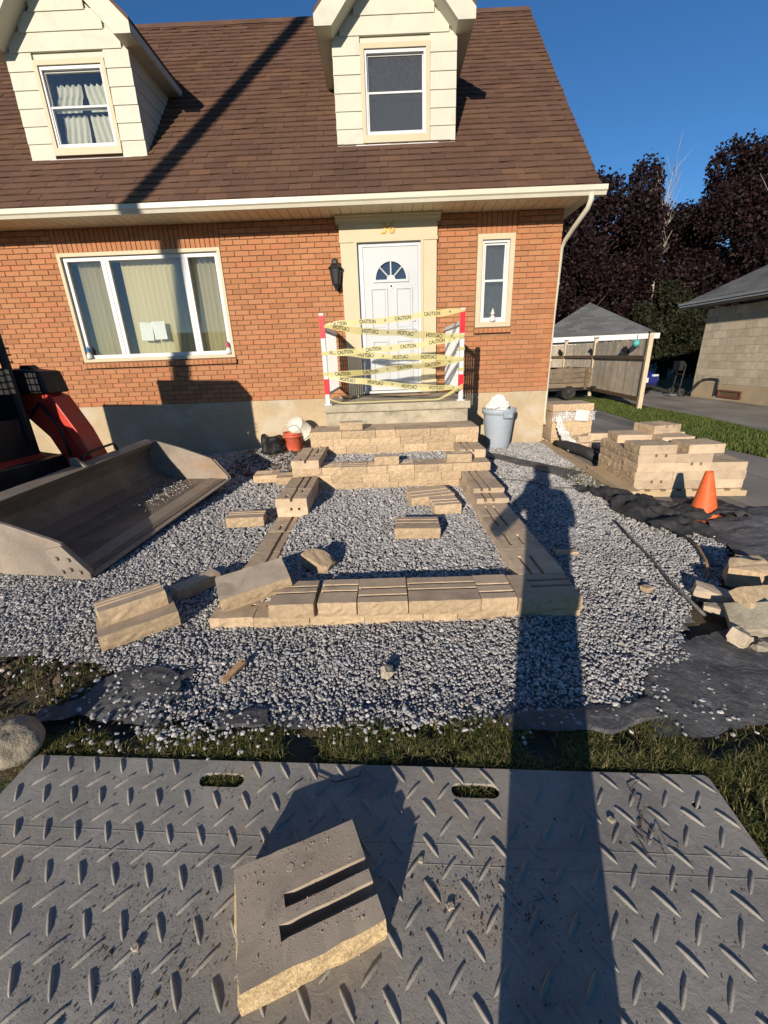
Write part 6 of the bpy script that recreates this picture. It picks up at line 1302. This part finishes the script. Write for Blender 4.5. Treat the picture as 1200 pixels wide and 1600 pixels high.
MB().tube(wob(T(2.30, 0.02, 0.018), T(2.22, 0.19, 0.018)), 0.0016, 5).tube(wob(T(2.24, 0.15, 0.018), T(2.18, 0.26, 0.017), 5), 0.0014, 5).tube(wob(T(2.23, 0.17, 0.018), T(2.30, 0.27, 0.017), 6), 0.0014, 5).tube(wob(T(2.22, 0.19, 0.018), T(2.25, 0.29, 0.017), 5), 0.0012, 5).build('twig', M['bark'], label='thin dark twig lying on the right end of the mat', cat='twig')
MB().tube([T(1.12, -0.02, 0.02), T(1.14, 0.05, 0.02), T(1.22, 0.075, 0.018), T(1.30, 0.05, 0.02), T(1.33, -0.02, 0.025)], 0.0022, 5).build('wire', M['dark'], label='thin wire loop over the far edge of the mat', cat='wire')

# ------------------------------------------------------------------ boulder, grass
M['boulder'] = mat('boulder_stone', (0.40, 0.34, 0.24), (0.22, 0.19, 0.14), 7, 60, 0.95, 0.7, 0.012, dirt=(0.10, 0.09, 0.07), dscale=9, damount=0.7)
bm = bmesh.new(); bmesh.ops.create_icosphere(bm, subdivisions=4, radius=1.0)
for v in bm.verts:
    p = v.co.copy(); k_ = 1 + 0.22 * mnoise.noise(p * 1.4 + Vector((3, 1, 2))) + 0.09 * mnoise.noise(p * 3.6) + 0.03 * mnoise.noise(p * 9); v.co = Vector((p.x * 0.115, p.y * 0.10, p.z * 0.085)) * k_
me = bpy.data.meshes.new('boulder'); bm.to_mesh(me); bm.free(); add('boulder', me, M['boulder'], None, (-1.555, 1.25, 0.05), label='rounded tan field stone on the grass at the left corner of the mat', cat='stone', smooth=True)
def grass_mat():
    k = NT('grass_blade'); k.n.remove(k.p); g = k.n.new('ShaderNodeNewGeometry')
    c = k.ramp(k.math('ADD', k.math('MULTIPLY', g.outputs['Random Per Island'], 0.75), k.math('MULTIPLY', k.noise(k.coord(), 4, 3), 0.25)), [(0.12, (0.05, 0.065, 0.02)), (0.40, (0.12, 0.14, 0.042)), (0.66, (0.21, 0.20, 0.075)), (0.9, (0.40, 0.32, 0.17))])
    d = k.n.new('ShaderNodeBsdfDiffuse'); t = k.n.new('ShaderNodeBsdfTranslucent'); m = k.n.new('ShaderNodeMixShader'); m.inputs[0].default_value = 0.35
    k.t.links.new(c, d.inputs[0]); k.t.links.new(c, t.inputs[0]); k.t.links.new(d.outputs[0], m.inputs[1]); k.t.links.new(t.outputs[0], m.inputs[2]); k.t.links.new(m.outputs[0], k.out.inputs[0]); return k.m
M['grass'] = grass_mat(); M['lawn_blade'] = leaf_mat('lawn_blade', (0.17, 0.21, 0.05), (0.07, 0.10, 0.022), 0.35)
def grass(name, px, py, hgt, wid, z0, label, lean=1.7, m=None):
    n = len(px); h = rng.uniform(0.5, 1.2, n) * hgt; th = rng.uniform(0, 2 * math.pi, n); ln_ = rng.uniform(0.1, 1.0, n) * lean * h; w = wid * rng.uniform(0.6, 1.2, n)
    dx, dy = np.cos(th), np.sin(th); b = np.stack([px, py, np.full(n, z0)], 1); s_ = np.stack([-dy, dx, np.zeros(n)], 1) * w[:, None] * 0.5
    m1 = b + np.stack([dx * ln_ * 0.35, dy * ln_ * 0.35, h * 0.6], 1); t = b + np.stack([dx * ln_, dy * ln_, h * (1 - 0.25 * (ln_ / h))], 1)
    V = np.stack([b - s_, b + s_, m1 + s_ * 0.7, m1 - s_ * 0.7, t], 1).reshape(-1, 3); base = np.arange(n)[:, None] * 5
    F = np.concatenate([base + [0, 1, 2], base + [0, 2, 3], base + [3, 2, 4]], 0)
    return add(name, fast_mesh(name, V, F), m or M['grass'], None, (0, 0, 0), kind='stuff', label=label, cat='grass')
def in_mat(px, py, g_=0.012):
    dx, dy = px - MO.x, py - MO.y; u = dx * mc + dy * ms; v = dx * ms - dy * mc
    h_ = np.zeros(len(px), bool)
    for a, b in holes: h_ |= (abs(u - a) < 0.07) & (abs(v - b) < 0.02)
    return (u > -g_) & (u < ML + g_) & (v > -g_) & (v < MW) & ~h_
def patch(n, x0, x1, y0, y1, thr, sc=3.0, sd=0.0, extra=None):
    px, py = rng.uniform(x0, x1, n), rng.uniform(y0, y1, n); d = np.array([fbm(a * sc, b * sc, sd) for a, b in zip(px, py)]); k = (d + rng.normal(0, 0.12, n) > thr) & ~in_mat(px, py)
    if extra is not None: k &= extra(px, py)
    return px[k], py[k]
nog = lambda px, py: ~inpoly(px, py, GR_OUT)
A = [patch(34000, -1.45, 1.15, 1.06, 1.38, -0.15, 4, 1, lambda px, py: py < 1.355 - 0.05 * px ** 2 * 0.2 - 0.02), patch(9000, -2.9, -1.3, 1.1, 2.0, 0.02, 3, 2, nog), patch(20000, 1.0, 2.0, 0.55, 1.32, -0.35, 3, 3, lambda px, py: py < 1.05 + 0.25 * (px - 0.9)), patch(2500, -2.9, -1.4, 0.3, 1.25, -0.2, 3, 4), patch(700, 1.2, 1.9, 1.15, 1.4, 0.0, 3, 6)]
hx, hy = [], []
for a, b in holes:
    for _ in range(170): p = T(rng.normal(a, 0.035), b + rng.uniform(-0.018, 0.02)); hx.append(p.x); hy.append(p.y)
hx, hy = np.array(hx), np.array(hy)
px = np.concatenate([a for a, b in A] + [hx]); py = np.concatenate([b for a, b in A] + [hy])
grass('near_grass', px, py, 0.042, 0.0042, -0.018, 'short patchy grass around the mat and along the gravel edge')
sx_ = rng.uniform(5.0, 7.1, 26000); sy_ = rng.uniform(4.5, 13.5, 26000)
k_ = inpoly(sx_, sy_, [(6.9, 4.5), (6.7, 7.0), (6.95, 9), (6.95, 11), (6.6, 11), (7.1, 14), (5.8, 14), (5.45, 10), (5.05, 6.5), (5.3, 5.4), (5.6, 4.5)])
grass('lawn_strip', sx_[k_], sy_[k_], 0.075, 0.012, -0.045, 'mown green grass strip between the two driveways', 0.7, M['lawn_blade'])
nx_ = rng.uniform(2.15, 2.5, 700); ny_ = np.concatenate([rng.uniform(4.35, 5.3, 700)]); grass('dry_tuft', nx_ + 0.06 * np.sin(ny_ * 5), ny_, 0.045, 0.006, 0.0, 'dry yellow grass tuft beside the edging boards')
gx_ = rng.normal(2.74, 0.05, 300); gy_ = rng.normal(6.75, 0.12, 300); grass('weed_tuft', gx_, gy_, 0.07, 0.008, -0.03, 'green weeds at the foot of the house corner')
px, py = scatter([(-2.6, 1.3), (-1.35, 1.25), (-1.3, 1.62), (-1.6, 1.85), (-2.6, 2.0)], 900, -2.6, -1.3, 1.25, 2.0)
stones('soil_clods', np.stack([px, py, np.full(len(px), -0.022)], 1), rng.lognormal(math.log(0.012), 0.5, len(px)), M['soil'], label='loose brown soil clods in the left corner', cat='soil')

px, py = scatter([(-2.3, 5.3), (-1.1, 5.3), (-1.1, 6.9), (-2.3, 6.9)], 260, -2.3, -1.1, 5.3, 6.9)
stones('dug_soil', np.stack([px, py, np.array([gz(a, b) for a, b in zip(px, py)]) + 0.015], 1), rng.lognormal(math.log(0.02), 0.45, len(px)), M['soil'], label='brown dug soil lumps left of the steps by the pails', cat='soil')
# ------------------------------------------------------------------ figurines in the window
def figurine(p, cap, label):
    f = empty('figurine', p, label, 'figurine'); x, y, z = p
    MB().lathe([(0.0, 0.0), (0.042, 0.0), (0.045, 0.03), (0.035, 0.075), (0.02, 0.09), (0.0, 0.09)], p, 14).build('body', M['white'], f, smooth=True)
    MB().lathe([(0.0, 0.075), (0.022, 0.08), (0.027, 0.1), (0.02, 0.12), (0.0, 0.125)], p, 12).build('head', M['split'], f, smooth=True)
    MB().lathe([(0.034, 0.108), (0.030, 0.118), (0.012, 0.17), (0.0, 0.195)], p, 12).build('pointed_hat', cap, f, smooth=True)
M['capblue'] = mat('blue_felt', (0.05, 0.18, 0.42), None, 9, 60, 0.9, 0.2); M['cappink'] = mat('pink_felt', (0.45, 0.05, 0.16), None, 9, 60, 0.9, 0.2)
figurine((-4.69, D + 0.0, WIN[2] + 0.05), M['capblue'], 'small garden figurine in blue cap at the left window corner'); figurine((-2.455, D + 0.0, WIN[2] + 0.05), M['cappink'], 'small garden figurine in pink cap at the right window corner')
figurine((1.715, D + 0.0, SWIN[2] + 0.074), M['white'], 'white figurine on the sill of the small side window')

# ------------------------------------------------------------------ the photographer, and the pole behind
M['cloth'] = mat('dark_cloth', (0.05, 0.055, 0.07), None, 5, 80, 0.9, 0.3); M['skin'] = mat('skin', (0.52, 0.33, 0.24), None, 5, 60, 0.6, 0.1); M['hat'] = mat('hat_cloth', (0.12, 0.11, 0.10), None, 5, 80, 0.9, 0.3)
def person():
    root = empty('person', (0.10, -0.22, 0), 'person in dark work clothes and cap holding up a phone, behind the mat', 'person')
    J = dict(pel=(0.10, -0.22, 0.93), spi=(0.09, -0.24, 1.15), che=(0.08, -0.25, 1.33), nec=(0.07, -0.24, 1.48), hea=(0.06, -0.21, 1.60), top=(0.06, -0.215, 1.70),
             hl=(0.025, -0.22, 0.90), kl=(0.03, -0.19, 0.48), al=(0.035, -0.24, 0.09), tl=(0.03, -0.08, 0.035), hr=(0.175, -0.22, 0.90), kr=(0.17, -0.19, 0.48), ar=(0.165, -0.24, 0.09), tr=(0.17, -0.08, 0.035),
             sl=(-0.12, -0.25, 1.38), el=(-0.33, -0.20, 1.13), wl=(-0.085, -0.10, 1.37), sr=(0.27, -0.25, 1.38), er=(0.34, -0.22, 1.12), wr=(0.10, -0.09, 1.33))
    E = [('pel', 'spi'), ('spi', 'che'), ('che', 'nec'), ('nec', 'hea'), ('hea', 'top'), ('pel', 'hl'), ('hl', 'kl'), ('kl', 'al'), ('al', 'tl'), ('pel', 'hr'), ('hr', 'kr'), ('kr', 'ar'), ('ar', 'tr'), ('che', 'sl'), ('sl', 'el'), ('el', 'wl'), ('che', 'sr'), ('sr', 'er'), ('er', 'wr')]
    Rr = dict(pel=(0.19, 0.12), spi=(0.185, 0.12), che=(0.19, 0.12), nec=(0.055, 0.055), hea=(0.08, 0.095), top=(0.062, 0.075), hl=(0.105, 0.105), kl=(0.085, 0.085), al=(0.072, 0.07), tl=(0.045, 0.035), hr=(0.105, 0.105), kr=(0.085, 0.085), ar=(0.072, 0.07), tr=(0.045, 0.035), sl=(0.085, 0.085), el=(0.065, 0.065), wl=(0.033, 0.03), sr=(0.085, 0.085), er=(0.06, 0.06), wr=(0.033, 0.03))
    # hands: a palm and five fingers closed round the phone
    for s_, w, px in (('l', 'wl', -0.062), ('r', 'wr', 0.075)):
        sg = 1 if s_ == 'l' else -1; J['p' + s_] = (px, -0.055, 1.43 if s_ == 'l' else 1.40); Rr['p' + s_] = (0.03, 0.016); E.append((w, 'p' + s_))
        for k, dz in enumerate((0.055, 0.035, 0.015, -0.004)):
            a, b = 'f%s%da' % (s_, k), 'f%s%db' % (s_, k); z = J['p' + s_][2] + dz; J[a] = (px + sg * 0.008, -0.034, z); J[b] = (px + sg * 0.035, -0.031, z + 0.002); Rr[a] = (0.009, 0.009); Rr[b] = (0.0075, 0.0075); E += [('p' + s_, a), (a, b)]
        J['t' + s_ + '1'] = (px + sg * 0.012, -0.075, J['p' + s_][2] + 0.01); J['t' + s_ + '2'] = (px + sg * 0.04, -0.062, J['p' + s_][2] + 0.03); Rr['t' + s_ + '1'] = (0.011, 0.011); Rr['t' + s_ + '2'] = (0.009, 0.009); E += [('p' + s_, 't' + s_ + '1'), ('t' + s_ + '1', 't' + s_ + '2')]
    names = list(J); me = bpy.data.meshes.new('body'); me.from_pydata([Vector(J[n]) - WL[root] for n in names], [(names.index(a), names.index(b)) for a, b in E], []); me.materials.append(M['cloth'])
    o = bpy.data.objects.new('body', me); _finish(o, root, WL[root]); sk = o.modifiers.new('skin', 'SKIN'); lay = me.skin_vertices[0] if me.skin_vertices else None
    if lay is None:
        bm = bmesh.new(); bm.from_mesh(me); bm.verts.layers.skin.verify(); bm.to_mesh(me); bm.free(); lay = me.skin_vertices[0]
    for i, n in enumerate(names): lay.data[i].radius = Rr[n]; lay.data[i].use_root = (n == 'pel')
    ss = o.modifiers.new('sub', 'SUBSURF'); ss.levels = 2; ss.render_levels = 2
    head = MB().lathe([(0.0, -0.02), (0.05, 0.0), (0.07, 0.05), (0.078, 0.10), (0.077, 0.15), (0.06, 0.205), (0.03, 0.23), (0.0, 0.235)], (0.06, -0.205, 1.50), 20)
    for v in head.v: v.y = -0.205 + (v.y + 0.205) * 1.2
    h = head.build('head', M['skin'], root, smooth=True)
    MB().tube([(0.06, -0.105, 1.64), (0.06, -0.085, 1.60), (0.06, -0.105, 1.585)], [0.008, 0.014, 0.008], 6).build('nose', M['skin'], h)
    for s_ in (-1, 1): MB().lathe([(0, -0.012), (0.012, 0), (0, 0.012)], (0.06 + s_ * 0.03, -0.117, 1.635), 8).build('eye', M['white'], h); MB().lathe([(0, -0.03), (0.014, -0.01), (0.016, 0.012), (0, 0.03)], (0.06 + s_ * 0.08, -0.20, 1.61), 8).build('ear', M['skin'], h)
    MB().tube([(0.035, -0.115, 1.55), (0.06, -0.118, 1.547), (0.085, -0.115, 1.55)], 0.006, 5).build('mouth', M['red'], h)
    hat = MB().lathe([(0.112, 1.665), (0.11, 1.675), (0.092, 1.68), (0.095, 1.73), (0.08, 1.768), (0.04, 1.785), (0.0, 1.788)], (0.06, -0.205, 0), 20); hat.build('cap', M['hat'], root, smooth=True)
    for s_ in (0.035, 0.165): MB().prism([(-0.05, 0.0), (0.05, 0.0), (0.045, 0.05), (-0.045, 0.05)], -0.32, -0.02, lambda u, v, t: (s_ + u, t, v * (1.0 if t > -0.1 else 1.7))).build('boot', M['rubber'], root, bevel=0.015)
person()
ph = empty('smartphone', (0.0, -0.028, 1.44), 'dark smartphone held up in both hands behind the mat', 'phone')
MB().box2((-0.036, -0.034, 1.375), (0.036, -0.026, 1.525)).build('case', M['dark'], ph, bevel=0.003); MB().box2((-0.033, -0.0352, 1.38), (0.033, -0.0343, 1.52)).build('screen', M['car_glass'], ph)
PB = Vector((-7.18, -2.5, 0)); LEAN = 0.11
def PP(h, dx=0, dy=0): return (PB.x + LEAN * h + dx, PB.y + dy, h)
up = empty('utility_pole', PB, 'tall leaning wooden utility pole behind the photographer whose shadow crosses the roof', 'utility pole')
MB().cyl(PP(-0.3), PP(12.6), 0.155, 0.135, 16).build('pole', M['bark'], up, smooth=True)
MB().box2(PP(12.0, -1.2, -0.26), PP(12.12, 1.2, -0.15)).build('cross_arm', M['bark'], up)
for dx in (-1.0, -0.5, 0.5, 1.0): MB().cyl(PP(12.12, dx, -0.2), PP(12.3, dx, -0.2), 0.04, 0.03, 8).build('insulator', M['grey_plastic'], up)
